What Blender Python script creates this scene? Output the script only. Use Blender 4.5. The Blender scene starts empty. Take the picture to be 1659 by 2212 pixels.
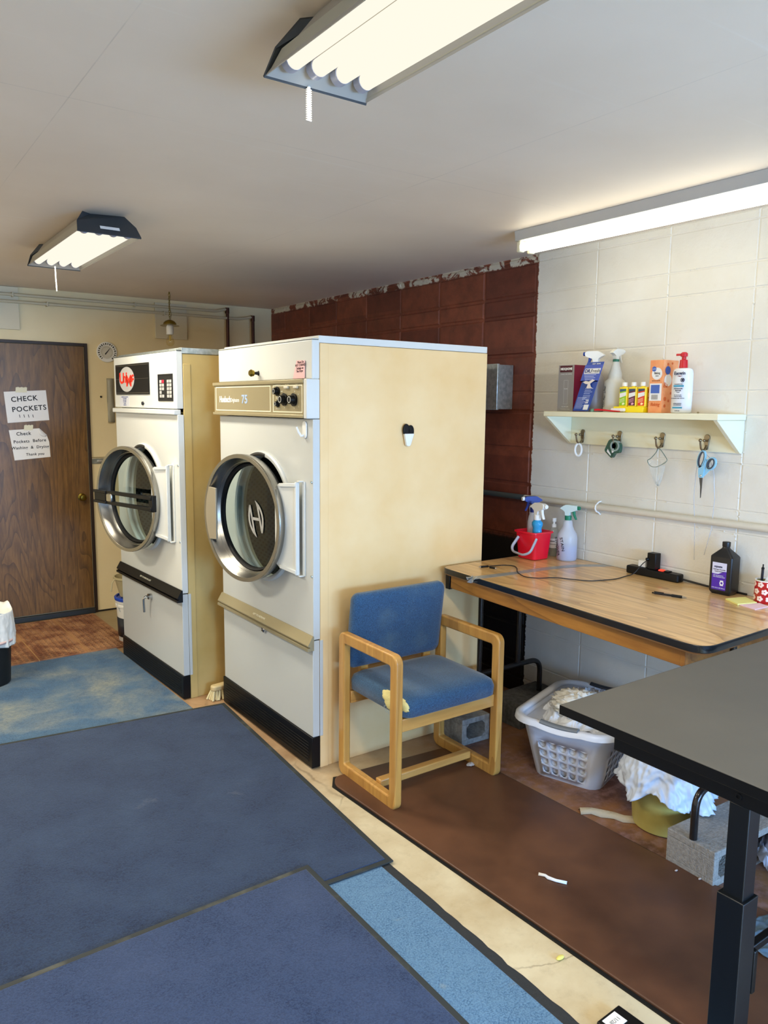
import bpy, bmesh, math, random
from mathutils import Vector, Matrix, Euler, noise
random.seed(7)
SC = bpy.context.scene
COL = SC.collection
PI = math.pi
rad = math.radians

# ------------------------------------------------------------------ colours and materials
def lin(c):
    if isinstance(c, str):
        c = c.lstrip('#'); c = [int(c[i:i+2], 16)/255 for i in (0, 2, 4)]
        c = [x/12.92 if x <= .04045 else ((x+.055)/1.055)**2.4 for x in c]
    return (c[0], c[1], c[2], 1)

class NT:
    def __init__(s, name):
        s.m = bpy.data.materials.new(name); s.m.use_nodes = True
        s.t = s.m.node_tree; s.n = s.t.nodes; s.b = s.n['Principled BSDF']; s.out = s.n['Material Output']
    def add(s, typ, **kw):
        n = s.n.new(typ)
        for k, v in kw.items():
            if k in n.inputs: s.set(n.inputs[k], v)
            else: setattr(n, k, v)
        return n
    def set(s, inp, v):
        if isinstance(v, bpy.types.NodeSocket): s.t.links.new(v, inp)
        else: inp.default_value = v
    def coord(s, scale=(1, 1, 1), rot=(0, 0, 0), kind='Object'):
        tc = s.add('ShaderNodeTexCoord'); mp = s.add('ShaderNodeMapping')
        s.t.links.new(tc.outputs[kind], mp.inputs['Vector'])
        mp.inputs['Scale'].default_value = scale; mp.inputs['Rotation'].default_value = rot
        return mp.outputs[0]
    def noise(s, vec, scale, detail=3, rough=.55, dist=0):
        n = s.add('ShaderNodeTexNoise'); s.set(n.inputs['Vector'], vec)
        n.inputs['Scale'].default_value = scale; n.inputs['Detail'].default_value = detail
        n.inputs['Roughness'].default_value = rough; n.inputs['Distortion'].default_value = dist
        return n.outputs['Fac']
    def ramp(s, fac, a, b, lo=0., hi=1.):
        n = s.add('ShaderNodeMapRange'); s.set(n.inputs['Value'], fac)
        n.inputs['From Min'].default_value = a; n.inputs['From Max'].default_value = b
        n.inputs['To Min'].default_value = lo; n.inputs['To Max'].default_value = hi
        return n.outputs[0]
    def math(s, op, a, b=0.):
        n = s.add('ShaderNodeMath', operation=op); s.set(n.inputs[0], a); s.set(n.inputs[1], b)
        return n.outputs[0]
    def mix(s, fac, a, b, blend='MIX'):
        n = s.add('ShaderNodeMix', data_type='RGBA', blend_type=blend)
        s.set(n.inputs[0], fac); s.set(n.inputs[6], a); s.set(n.inputs[7], b)
        return n.outputs[2]
    def bump(s, h, strength=.3, dist=.01):
        n = s.add('ShaderNodeBump'); s.set(n.inputs['Height'], h)
        n.inputs['Strength'].default_value = strength; n.inputs['Distance'].default_value = dist
        s.t.links.new(n.outputs[0], s.b.inputs['Normal'])
    def sep(s, vec):
        n = s.add('ShaderNodeSeparateXYZ'); s.set(n.inputs[0], vec); return n.outputs

_mc = {}
def mat(name, col, rough=.5, metal=0., bump=0., bscale=60., col2=None, vscale=4., vlo=.35, vhi=.65, spec=.5, stretch=(1, 1, 1), coat=0., trans=0., sheen=0.):
    if name in _mc: return _mc[name]
    t = NT(name); b = t.b
    b.inputs['Base Color'].default_value = lin(col); b.inputs['Roughness'].default_value = rough
    b.inputs['Metallic'].default_value = metal; b.inputs['Specular IOR Level'].default_value = spec
    b.inputs['Coat Weight'].default_value = coat; b.inputs['Transmission Weight'].default_value = trans
    b.inputs['Sheen Weight'].default_value = sheen
    if col2 or bump:
        v = t.coord(stretch)
        if col2:
            f = t.ramp(t.noise(v, vscale, 4), vlo, vhi)
            t.set(b.inputs['Base Color'], t.mix(f, lin(col), lin(col2)))
        if bump: t.bump(t.noise(v, bscale, 3), bump, .004)
    _mc[name] = t.m
    return t.m

def emis(name, col, strength):
    t = NT(name); e = t.add('ShaderNodeEmission', Color=lin(col), Strength=strength)
    t.t.links.new(e.outputs[0], t.out.inputs['Surface']); return t.m

def thin_glass(name, tint=(.9, .93, .92), gloss=.12):
    t = NT(name)
    tr = t.add('ShaderNodeBsdfTransparent', Color=(*tint, 1)); gl = t.add('ShaderNodeBsdfGlossy', Roughness=.03)
    fr = t.add('ShaderNodeLayerWeight', Blend=.5); f = t.math('ADD', t.math('MULTIPLY', t.math('POWER', fr.outputs['Facing'], 5.), .8), .04+gloss*.1)
    mx = t.add('ShaderNodeMixShader'); t.set(mx.inputs[0], f)
    t.t.links.new(tr.outputs[0], mx.inputs[1]); t.t.links.new(gl.outputs[0], mx.inputs[2])
    t.t.links.new(mx.outputs[0], t.out.inputs['Surface']); return t.m

def clear_plastic(name, col, opac=.45, rough=.25):
    t = NT(name); t.b.inputs['Base Color'].default_value = lin(col); t.b.inputs['Roughness'].default_value = rough
    tr = t.add('ShaderNodeBsdfTransparent'); mx = t.add('ShaderNodeMixShader', Fac=opac)
    t.t.links.new(tr.outputs[0], mx.inputs[1]); t.t.links.new(t.b.outputs[0], mx.inputs[2])
    t.t.links.new(mx.outputs[0], t.out.inputs['Surface']); return t.m

def wood(name, c1, c2, c3, axis='y', ring=14., fine=60., rough=.4, stretch=.08, coat=0.):
    t = NT(name)
    s = {'x': (stretch, 1, 1), 'y': (1, stretch, 1), 'z': (1, 1, stretch)}[axis]
    v = t.coord(s)
    n1 = t.noise(v, ring*.35, 2, .5, .6)
    w = t.math('FRACT', t.math('MULTIPLY', n1, ring))
    w = t.ramp(w, .0, 1.); w2 = t.math('POWER', w, 3.)
    n2 = t.noise(v, fine, 4, .6)
    c = t.mix(t.ramp(n2, .35, .7), lin(c1), lin(c2))
    c = t.mix(t.math('MULTIPLY', w2, .55), c, lin(c3))
    t.set(t.b.inputs['Base Color'], c)
    t.b.inputs['Roughness'].default_value = rough; t.b.inputs['Coat Weight'].default_value = coat
    t.bump(n2, .08, .002)
    return t.m

def carpet(name, c1, c2, stain=None, slo=.55, shi=.7, sscale=2.2, c3=None):
    t = NT(name); v = t.coord()
    f1 = t.noise(v, 170, 3, .8); f2 = t.noise(v, 4, 6, .65); f4 = t.noise(v, 45, 4, .8)
    c = t.mix(t.ramp(f1, .4, .6), lin(c1), lin(c2))
    c = t.mix(t.ramp(f2, .35, .72, 0, .45), c, lin(c3 or c2))
    c = t.mix(t.ramp(f4, .42, .62, 0, .5), c, lin(c2))
    if stain:
        f3 = t.noise(v, sscale, 6, .62, .3)
        f5 = t.math('MULTIPLY', t.ramp(f3, slo, shi), t.ramp(f4, .3, .65, .35, 1.))
        c = t.mix(t.math('MULTIPLY', f5, .8), c, lin(stain))
    t.set(t.b.inputs['Base Color'], c); t.b.inputs['Roughness'].default_value = .95
    t.b.inputs['Specular IOR Level'].default_value = .15; t.b.inputs['Sheen Weight'].default_value = .15
    t.bump(t.math('ADD', f1, f4), .5, .004)
    return t.m

# ------------------------------------------------------------------ mesh building
def rotm(rx=0, ry=0, rz=0): return Euler((rad(rx), rad(ry), rad(rz))).to_matrix().to_4x4()
def T(x, y, z): return Matrix.Translation((x, y, z))
def face_frame(o, n):
    """matrix whose x is the reading direction, y up, z out of a vertical surface at o with outward normal n ('-x', '-y' or an angle)"""
    r = {'-x': Vector((0, -1, 0)), '-y': Vector((1, 0, 0))}[n]
    u = Vector((0, 0, 1)); w = r.cross(u)
    m = Matrix((r, u, w)).transposed().to_4x4(); m.translation = Vector(o); return m
FLAT = Matrix.Identity(4)

class MB:
    def __init__(s, M=None): s.b = bmesh.new(); s.M = M or Matrix.Identity(4)
    def v(s, p): return s.b.verts.new(s.M @ Vector(p))
    def f(s, vs, mi=0):
        try: f = s.b.faces.new(vs); f.material_index = mi; return f
        except ValueError: return None
    def box(s, x0, x1, y0, y1, z0, z1, mi=0):
        v = [s.v(p) for p in ((x0,y0,z0),(x1,y0,z0),(x1,y1,z0),(x0,y1,z0),(x0,y0,z1),(x1,y0,z1),(x1,y1,z1),(x0,y1,z1))]
        for q in ((0,3,2,1),(4,5,6,7),(0,1,5,4),(1,2,6,5),(2,3,7,6),(3,0,4,7)): s.f([v[i] for i in q], mi)
        return s
    def prism(s, poly, z0, z1, M=None, mi=0):
        """poly in xy extruded z0..z1 through matrix M"""
        M = M or Matrix.Identity(4)
        a = [s.v(M @ Vector((p[0], p[1], z0))) for p in poly]; b = [s.v(M @ Vector((p[0], p[1], z1))) for p in poly]
        s.f(a[::-1], mi); s.f(b, mi); n = len(poly)
        for i in range(n): s.f([a[i], a[(i+1) % n], b[(i+1) % n], b[i]], mi)
        return s
    def frame(s, outer, inner, z0, z1, M=None, mi=0):
        """ring between two loops with the same number of points, extruded"""
        M = M or Matrix.Identity(4); n = len(outer)
        L = [[s.v(M @ Vector((p[0], p[1], z))) for p in lp] for z in (z0, z1) for lp in (outer, inner)]
        o0, i0, o1, i1 = L
        for k in range(n):
            j = (k+1) % n
            s.f([o0[j], o0[k], i0[k], i0[j]], mi); s.f([o1[k], o1[j], i1[j], i1[k]], mi)
            s.f([o0[k], o0[j], o1[j], o1[k]], mi); s.f([i0[j], i0[k], i1[k], i1[j]], mi)
        return s
    def lathe(s, prof, n=32, M=None, sx=1., sy=1., a0=0., a1=2*PI, mi=0, cap=True):
        """profile [(r, z)] about z; mi may be a list, one per band"""
        M = M or Matrix.Identity(4); full = abs(a1-a0-2*PI) < 1e-6; k = n if full else n+1
        rings = []
        for r, z in prof:
            if r < 1e-6: rings.append([s.v(M @ Vector((0, 0, z)))]); continue
            rings.append([s.v(M @ Vector((r*sx*math.cos(a0+(a1-a0)*i/n), r*sy*math.sin(a0+(a1-a0)*i/n), z))) for i in range(k)])
        for q in range(len(rings)-1):
            A, B = rings[q], rings[q+1]; m = mi[q] if isinstance(mi, (list, tuple)) else mi
            for i in range(n):
                j = (i+1) % k if full else i+1
                if len(A) == 1 and len(B) == 1: continue
                if len(A) == 1: s.f([A[0], B[j], B[i]], m)
                elif len(B) == 1: s.f([A[i], A[j], B[0]], m)
                else: s.f([A[i], A[j], B[j], B[i]], m)
        if cap and full:
            m0 = mi[0] if isinstance(mi, (list, tuple)) else mi; m1 = mi[-1] if isinstance(mi, (list, tuple)) else mi
            if len(rings[0]) > 1: s.f(rings[0][::-1], m0)
            if len(rings[-1]) > 1: s.f(rings[-1], m1)
        return s
    def cyl(s, p0, p1, r, r1=None, n=16, mi=0):
        p0, p1 = Vector(p0), Vector(p1); d = p1-p0; q = d.to_track_quat('Z', 'Y').to_matrix().to_4x4(); q.translation = p0
        return s.lathe([(r, 0), (r if r1 is None else r1, d.length)], n, q, mi=mi)
    def tube(s, pts, r, n=10, closed=False, mi=0, flat=1.):
        pts = [Vector(p) for p in pts]; m = len(pts); rings = []; up = None
        for i, p in enumerate(pts):
            if closed: d = pts[(i+1) % m]-pts[i-1]
            else: d = pts[min(i+1, m-1)]-pts[max(i-1, 0)]
            if d.length < 1e-9: d = Vector((0, 0, 1))
            d.normalize()
            if up is None:
                up = Vector((0, 0, 1)) if abs(d.z) < .9 else Vector((1, 0, 0))
            a = d.cross(up).normalized(); up = a.cross(d).normalized()
            rr = r[i] if isinstance(r, (list, tuple)) else r
            rings.append([s.v(p + a*rr*math.cos(2*PI*k/n) + up*rr*flat*math.sin(2*PI*k/n)) for k in range(n)])
        for i in range(m if closed else m-1):
            A, B = rings[i], rings[(i+1) % m]
            for k in range(n): s.f([A[k], A[(k+1) % n], B[(k+1) % n], B[k]], mi)
        if not closed: s.f(rings[0][::-1], mi); s.f(rings[-1], mi)
        return s
    def ball(s, c, r, n=16, sx=1, sy=1, sz=1, mi=0):
        m = max(6, n//2)
        return s.lathe([(r*math.sin(PI*i/m), -r*sz*math.cos(PI*i/m)) for i in range(m+1)], n, T(*c), sx, sy, mi=mi)
    def grid(s, nx, ny, fn, mi=0, wrap=False):
        g = [[s.v(fn(i/nx, j/ny)) for j in range(ny+1)] for i in range(nx if wrap else nx+1)]
        for i in range(nx):
            for j in range(ny):
                a = g[i]; b = g[(i+1) % len(g)]
                s.f([a[j], b[j], b[j+1], a[j+1]], mi)
        return s
    def ribbon(s, pts, w, z0, z1, M=None, mi=0):
        """flat stroke of width w (number or list) along 2D pts"""
        L, R = [], []; n = len(pts)
        for i in range(n):
            a = Vector(pts[max(i-1, 0)]); b = Vector(pts[min(i+1, n-1)]); d = (b-a).normalized(); q = Vector((-d.y, d.x))
            ww = (w[i] if isinstance(w, (list, tuple)) else w)/2
            L.append(Vector(pts[i])+q*ww); R.append(Vector(pts[i])-q*ww)
        for i in range(n-1):
            s.prism([L[i], R[i], R[i+1], L[i+1]], z0, z1, M, mi)
        return s

PENDING = []
def obj(name, mb, mats, parent=None, smooth=35, bevel=0., seg=2, loc=None, rot=None, label=None, solid=0., sub=0):
    me = bpy.data.meshes.new(name)
    bmesh.ops.recalc_face_normals(mb.b, faces=mb.b.faces)
    mb.b.to_mesh(me); mb.b.free()
    o = bpy.data.objects.new(name, me); COL.objects.link(o)
    for m in (mats if isinstance(mats, (list, tuple)) else [mats]): me.materials.append(m)
    if smooth:
        me.polygons.foreach_set('use_smooth', [True]*len(me.polygons)); me.set_sharp_from_angle(angle=rad(smooth))
    if solid:
        md = o.modifiers.new('thickness', 'SOLIDIFY'); md.thickness = solid; md.offset = 0
    if bevel:
        md = o.modifiers.new('edge', 'BEVEL'); md.width = bevel; md.segments = seg; md.limit_method = 'ANGLE'; md.angle_limit = rad(40); md.harden_normals = False
    if sub:
        md = o.modifiers.new('soft', 'SUBSURF'); md.levels = sub; md.render_levels = sub
    if parent: o.parent = parent
    if loc: o.location = loc
    if rot: o.rotation_euler = [rad(a) for a in rot]
    if label: o['label'] = label
    return o

def tag(o, label, cat, group=None):
    o['label'] = label; o['category'] = cat
    if group: o['group'] = group
    return o
def thing(name, label, cat, loc=(0, 0, 0), rz=0, group=None, rot=None):
    o = bpy.data.objects.new(name, None); COL.objects.link(o); o.empty_display_size = .05
    o.location = loc; o.rotation_euler = (0, 0, rad(rz)) if rot is None else [rad(a) for a in rot]
    return tag(o, label, cat, group)
def struct(name, mb, mats, **kw):
    o = obj(name, mb, mats, **kw)
    if not kw.get('parent'): o['kind'] = 'structure'
    return o
def copy_tree(o, parent=None):
    c = o.copy(); COL.objects.link(c)
    if parent: c.parent = parent
    for ch in list(o.children): copy_tree(ch, c)
    return c

def text(s, size, M, m, parent, name='lettering', depth=.0004, align='CENTER', shear=0., sx=1., bold=0., spacing=1.):
    cu = bpy.data.curves.new(name, 'FONT'); cu.body = s; cu.size = size; cu.extrude = depth; cu.align_x = align; cu.align_y = 'CENTER'
    cu.shear = shear; cu.offset = bold; cu.space_character = spacing; cu.resolution_u = 3
    tmp = bpy.data.objects.new('tmp', cu); COL.objects.link(tmp)
    dg = bpy.context.evaluated_depsgraph_get(); me = bpy.data.meshes.new_from_object(tmp.evaluated_get(dg))
    bpy.data.objects.remove(tmp); bpy.data.curves.remove(cu)
    me.transform(M @ Matrix.Diagonal((sx, 1, 1, 1))); me.name = name; me.materials.clear(); me.materials.append(m)
    o = bpy.data.objects.new(name, me); COL.objects.link(o); o.parent = parent
    return o

def rrect(x0, x1, y0, y1, r, n=5):
    P = []
    for cx, cy, a in ((x1-r, y1-r, 0), (x0+r, y1-r, 90), (x0+r, y0+r, 180), (x1-r, y0+r, 270)):
        for i in range(n+1):
            t = rad(a+90*i/n); P.append((cx+r*math.cos(t), cy+r*math.sin(t)))
    return P
def round_poly(P, r, n=5):
    out = []; m = len(P)
    for i in range(m):
        a, b, c = Vector(P[i-1]), Vector(P[i]), Vector(P[(i+1) % m])
        rr = r[i] if isinstance(r, (list, tuple)) else r
        if rr <= 0: out.append(tuple(b)); continue
        p = b+(a-b).normalized()*rr; q = b+(c-b).normalized()*rr
        for k in range(n+1):
            t = k/n; out.append(tuple((1-t)**2*p + 2*t*(1-t)*b + t*t*q))
    return out
def circ(cx, cy, r, n=48, ph=0): return [(cx+r*math.cos(2*PI*i/n+ph), cy+r*math.sin(2*PI*i/n+ph)) for i in range(n)]

# ------------------------------------------------------------------ shared materials
white_enamel = mat('white_enamel', '#d4d6d1', .28, bump=.02, bscale=12, coat=.2)
white_enamel2 = mat('grey_white_enamel', '#c4c7c4', .32, bump=.02, bscale=12)
cream_side = mat('aged_cream_enamel', '#efd09c', .42, col2='#e8c388', vscale=3., bump=.02, bscale=20)
yellow_side = mat('aged_yellow_enamel', '#cdb577', .42, col2='#bb9f5c', vscale=2.5, bump=.02, bscale=20)
galv = mat('galvanised_steel', '#9fa9a8', .38, .75, col2='#c3cac8', vscale=45)
steel = mat('brushed_steel', '#a7a59e', .27, 1., bump=.05, bscale=90)
steel_lip = mat('worn_steel_lip', '#9a968c', .36, 1.)
drum_m = None
black_rubber = mat('black_rubber', '#0b0d0e', .55, spec=.35)
black_paint = mat('black_paint', '#050608', .4, spec=.3)
black_plastic = mat('black_plastic', '#050608', .42, spec=.28)
tan_metal = mat('tan_anodised', '#a39878', .36, .35)
tan_rail = mat('tan_rail', '#b9ad8b', .38, .3)
cream_line = mat('cream_print', '#e9e4c8', .6)
brass = mat('aged_brass', '#8f7b33', .3, 1.)
chrome = mat('chrome', '#c9c9c9', .12, 1.)
nickel = mat('brushed_nickel', '#8e816a', .3, .9)
white_plastic = mat('white_plastic', '#e9e9e4', .4)
ink = mat('black_ink', '#15151a', .7)
paper_white = mat('paper_white', '#e6e5e2', .8)
red_plastic = mat('red_plastic', '#d10a22', .32)

def drum_mat(wall):
    t = NT('perforated_drum'); v = t.coord((1, 1, 1)); s = t.sep(v)
    if wall:
        a = t.math('ARCTAN2', t.math('SUBTRACT', s[2], 1.08), t.math('SUBTRACT', s[1], .485)); p, q = t.math('MULTIPLY', a, 78.), t.math('MULTIPLY', s[0], 210.)
    else: p, q = t.math('MULTIPLY', s[1], 180.), t.math('MULTIPLY', s[2], 180.)
    d = t.ramp(t.math('MULTIPLY', t.math('SINE', p), t.math('SINE', q)), .32, .18)
    t.set(t.b.inputs['Base Color'], t.mix(d, lin('#040606'), lin('#3b4442'))); t.b.inputs['Metallic'].default_value = .3
    t.b.inputs['Roughness'].default_value = .42
    return t.m
drum_wall_m, drum_m = drum_mat(True), drum_mat(False)

# ------------------------------------------------------------------ the room
XW, YB, ZC = 3.053, 6.063, 2.411
XL, YF = -1.5, -1.9

def floor_mat():
    t = NT('painted_concrete_floor'); v = t.coord(); s = t.sep(v)
    f = t.noise(v, 3.2, 6, .6, .2); g = t.noise(v, 22, 5, .65); h = t.noise(v, 1.1, 3)
    beige = t.mix(t.ramp(f, .4, .66), lin('#d3c5a3'), lin('#b9a57f'))
    beige = t.mix(t.ramp(g, .52, .8, 0, .4), beige, lin('#9f8c6b'))
    tan = t.mix(t.ramp(f, .35, .65), lin('#ad8058'), lin('#8a6140'))
    red = t.mix(t.ramp(f, .40, .60), lin('#5c3a2e'), lin('#996a42'))
    red = t.mix(t.ramp(g, .46, .66, 0, .65), red, lin('#9a7770'))
    x = t.math('ADD', s[0], t.math('MULTIPLY', h, .5))
    c = t.mix(t.ramp(x, 2.05, 2.55), beige, red)
    y = t.math('ADD', s[1], t.math('MULTIPLY', f, .5))
    c = t.mix(t.ramp(y, 2.75, 3.4, 0, .75), c, tan)
    c = t.mix(t.ramp(s[1], 4.8, 5.3), c, lin('#9c8a66'))
    vo = t.add('ShaderNodeTexVoronoi', feature='DISTANCE_TO_EDGE'); t.set(vo.inputs['Vector'], t.mix(.06, v, t.noise(v, 9, 4))); vo.inputs['Scale'].default_value = 1.3
    c = t.mix(t.math('MULTIPLY', t.ramp(vo.outputs['Distance'], .006, .0), t.ramp(h, .5, .6, 0, .5)), c, lin('#5c4c38'))
    t.set(t.b.inputs['Base Color'], c); t.set(t.b.inputs['Roughness'], t.ramp(f, .3, .7, .32, .55)); t.bump(g, .12, .003)
    return t.m
struct('floor', MB().box(XL-.1, XW+.1, YF-.1, YB+.1, -.1, 0), floor_mat(), smooth=0)

def ceil_mat():
    t = NT('painted_ceiling_panels'); v = t.coord(); s = t.sep(v)
    f = t.noise(v, 1.5, 4); g = t.noise(v, 30, 4); st = t.noise(t.coord((.3, 9, 1)), 3, 5, .6)
    c = t.mix(t.ramp(f, .3, .7), lin('#e8dbcb'), lin('#dfd1c0'))
    def line(co, p, w=.0025): return t.ramp(t.math('ABSOLUTE', t.math('SUBTRACT', co, p)), w, 0., 0, 1)
    l = t.math('ADD', t.math('ADD', line(s[0], 1.77), line(s[0], .55)), t.math('ADD', line(s[1], 2.25), line(s[1], 4.69)))
    l = t.math('MULTIPLY', l, t.ramp(t.noise(v, 3.3, 3), .4, .6, .1, .7))
    c = t.mix(t.math('MULTIPLY', l, .5), c, lin('#8d867c'))
    c = t.mix(t.math('MULTIPLY', t.ramp(st, .63, .78), .25), c, lin('#efebe4'))
    t.set(t.b.inputs['Base Color'], c); t.b.inputs['Roughness'].default_value = .52
    t.bump(t.math('SUBTRACT', t.math('ADD', t.math('MULTIPLY', g, .25), f), t.math('MULTIPLY', l, .6)), .15, .004)
    return t.m
struct('ceiling', MB().box(XL-.1, XW+.1, YF-.1, YB+.1, ZC, ZC+.1), ceil_mat(), smooth=0)

cream_wall = mat('cream_wall_paint', '#efdfb4', .6, col2='#e8d5a6', vscale=1.6, bump=.12, bscale=35)
struct('wall_back', MB().box(XL-.1, XW+.1, YB, YB+.1, 0, ZC), cream_wall, smooth=0)
struct('wall_left', MB().box(XL-.1, XL, YF-.1, YB, 0, ZC), mat('white_wall', '#e6e2d8', .6, bump=.1), smooth=0)

def block_mat():
    t = NT('painted_block'); v = t.coord(); s = t.sep(v)
    n = t.noise(v, 55, 5, .7); n2 = t.noise(v, 2.3, 4); n3 = t.noise(v, 12, 5, .65); rag = t.noise(v, 45, 4, .7)
    # one tone per block
    cy = t.math('FLOOR', t.math('DIVIDE', t.math('SUBTRACT', s[1], 1.772-.403*9), .403)); cz = t.math('FLOOR', t.math('MULTIPLY', s[2], 6.7))
    cb = t.add('ShaderNodeCombineXYZ'); t.set(cb.inputs[0], cy); t.set(cb.inputs[1], cz)
    wn = t.add('ShaderNodeTexWhiteNoise', noise_dimensions='3D'); t.set(wn.inputs['Vector'], cb.outputs[0])
    white = t.mix(t.ramp(n2, .35, .65), lin('#e3e1d8'), lin('#d9d5c8'))
    white = t.mix(t.ramp(n3, .62, .8, 0, .3), white, lin('#c9b6a0'))
    brown = t.mix(wn.outputs['Value'], lin('#6b3325'), lin('#8f4c34'))
    brown = t.mix(t.ramp(n3, .35, .7, 0, .5), brown, lin('#3a1a15'))
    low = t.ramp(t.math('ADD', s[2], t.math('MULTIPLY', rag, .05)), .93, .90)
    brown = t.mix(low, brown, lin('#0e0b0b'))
    zz = t.math('ADD', s[2], t.math('MULTIPLY', t.math('SUBTRACT', rag, .5), .035))
    top = t.math('MULTIPLY', t.ramp(zz, 2.368, 2.373), t.ramp(t.noise(v, 7, 5, .7, 1.), .47, .52))
    brown = t.mix(top, brown, lin('#cfc9b8'))
    yy = t.math('ADD', s[1], t.math('MULTIPLY', t.math('SUBTRACT', rag, .5), .03))
    c = t.mix(t.ramp(yy, 2.966, 2.969), white, brown)
    t.set(t.b.inputs['Base Color'], c); t.b.inputs['Roughness'].default_value = .55
    t.bump(t.math('ADD', t.math('MULTIPLY', n, .5), n3), .45, .006)
    return t.m
def wall_blocks():
    mb = MB(); mb.box(XW+.006, XW+.1, 2.97, YB+.1, 0, ZC); mb.box(XW+.0022, XW+.1, YF-.1, 2.97, 0, ZC)
    zs = [0, .098, .198, .398, .598, .698, .898, 1.097, 1.195, 1.39, 1.59, 1.692, 1.895, 2.104, 2.207, 2.372, ZC]
    y = 1.772-.403*10
    k = 0
    while y < YB:
        for a, b in zip(zs, zs[1:]):
            y0, y1 = max(y, YF-.1), min(y+.403, YB)
            if y1-y0 < .03: continue
            white = y < 2.9; g = .0022 if white else .0055; d = random.uniform(-.0006, .0006) if white else random.uniform(-.0012, .0012)+.001
            x = XW+d
            o = [(y0+g, a+g), (y1-g, a+g), (y1-g, b-g), (y0+g, b-g)]; i = [(y0+2.4*g, a+2.4*g), (y1-2.4*g, a+2.4*g), (y1-2.4*g, b-2.4*g), (y0+2.4*g, b-2.4*g)]
            A = [mb.v((XW+(.0024 if white else .0065), p[0], p[1])) for p in o]; B = [mb.v((x, p[0], p[1])) for p in i]
            mb.f(B)
            for q in range(4): mb.f([A[q], A[(q+1) % 4], B[(q+1) % 4], B[q]])
        y += .403
    for q in range(420):     # dried paint beads along the joints
        if q % 2: z = random.choice(zs[1:-1])+random.uniform(-.006, .004); y = random.uniform(1.0, 2.96)
        else: z = random.uniform(.5, 2.37); y = 1.772+.403*random.choice((-1, 0, 1, 2))+random.uniform(-.005, .005)
        if noise.noise(Vector((y*3, z*3, 4))) < -.05: continue
        r = random.uniform(.0012, .0034); mb.ball((XW-.0002, y, z), r, 6, sx=.7, sy=random.uniform(.8, 2.2), sz=random.uniform(.7, 1.4))
    return mb
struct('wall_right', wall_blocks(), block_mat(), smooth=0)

# wall behind the camera, with a tall window letting daylight in low down
wf = MB()
WX0, WX1, WZ0, WZ1 = .5, 2.9, .10, 1.5
wf.box(XL-.1, WX0, YF-.1, YF, 0, ZC); wf.box(WX1, XW+.1, YF-.1, YF, 0, ZC); wf.box(WX0, WX1, YF-.1, YF, 0, WZ0); wf.box(WX0, WX1, YF-.1, YF, WZ1, ZC)
struct('wall_front', wf, mat('white_wall', '#dad6ca'), smooth=0)
w = MB(face_frame((0, YF-.05, 0), '-y'))
w.frame([(WX0, WZ0), (WX1, WZ0), (WX1, WZ1), (WX0, WZ1)], [(WX0+.05, WZ0+.05), (WX1-.05, WZ0+.05), (WX1-.05, WZ1-.05), (WX0+.05, WZ1-.05)], -.03, .03)
w.box((WX0+WX1)/2-.025, (WX0+WX1)/2+.025, WZ0+.05, WZ1-.05, -.03, .03)
win = struct('window_1', w, white_plastic, smooth=0)
obj('pane', MB().box(WX0+.05, WX1-.05, YF-.055, YF-.05, WZ0+.05, WZ1-.05), thin_glass('window_glass'), win, smooth=0)

# ---- back wall: door, trims, panels
door_wood = wood('walnut_door_veneer', '#7d5a2c', '#5f421d', '#281a0a', 'z', 15, 70, .42, .13)
trim_dark = mat('dark_door_trim', '#2a1c14', .5)
dm = MB(face_frame((0, YB-.001, 0), '-y')).box(.60, 1.508, .045, 2.022, 0, .012)
d1 = struct('door_1', dm, door_wood, bevel=.002)
kn = MB(T(1.449, YB-.013, .906) @ rotm(90, 0, 0)).lathe([(.028, 0), (.028, .006), (.012, .010), (.011, .03), (.022, .036), (.026, .05), (.02, .062), (0, .066)], 24)
obj('door_knob', kn, brass, d1, label='brass door knob')
fm = MB(face_frame((0, YB-.001, 0), '-y'))
fm.box(1.512, 1.534, 0, 2.045, 0, .018); fm.box(.574, .596, 0, 2.045, 0, .018); fm.box(.596, 1.512, 2.024, 2.045, 0, .018)
struct('trim_1', fm, trim_dark, bevel=.002)
struct('trim_2', MB().box(.6, 1.512, YB-.035, YB-.001, 0, .04), mat('dark_threshold', '#23272a', .5), bevel=.003)
struct('trim_3', MB().box(1.536, 3.05, YB-.008, YB-.001, 0, .012), mat('dark_gap', '#17120e', .8), smooth=0)
struct('trim_4', MB().box(1.536, 3.04, YB-.006, YB-.001, 1.199, 1.203), mat('cream_seam', '#a89a78', .7), smooth=0)

hs = thing('door_hasp', 'grey metal hasp screwed to the cream wall beside the brown door', 'hasp', (1.575, YB-.001, 1.172))
obj('hasp_plate', MB().box(-.045, .05, -.006, 0, -.02, .02), galv, hs, bevel=.002)
obj('hasp_slot', MB().box(.0, .035, -.014, -.006, -.008, .008), mat('hasp_slot', '#c9ccca', .4, .6), hs, bevel=.003)

for (x0, x1, z0, z1, lb) in ((.80, 1.081, 2.116, 2.409, 'cream painted wood board behind the conduits above the brown door'),
                             (2.05, 2.306, 2.113, 2.385, 'cream painted wood board behind the conduits by the hanging bulb')):
    b_ = obj('backing_board', MB().box(x0, x1, YB-.02, YB-.001, z0, z1), mat('board_cream', '#d8cfb2', .55), bevel=.002)
    tag(b_, lb, 'board', None)

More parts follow.
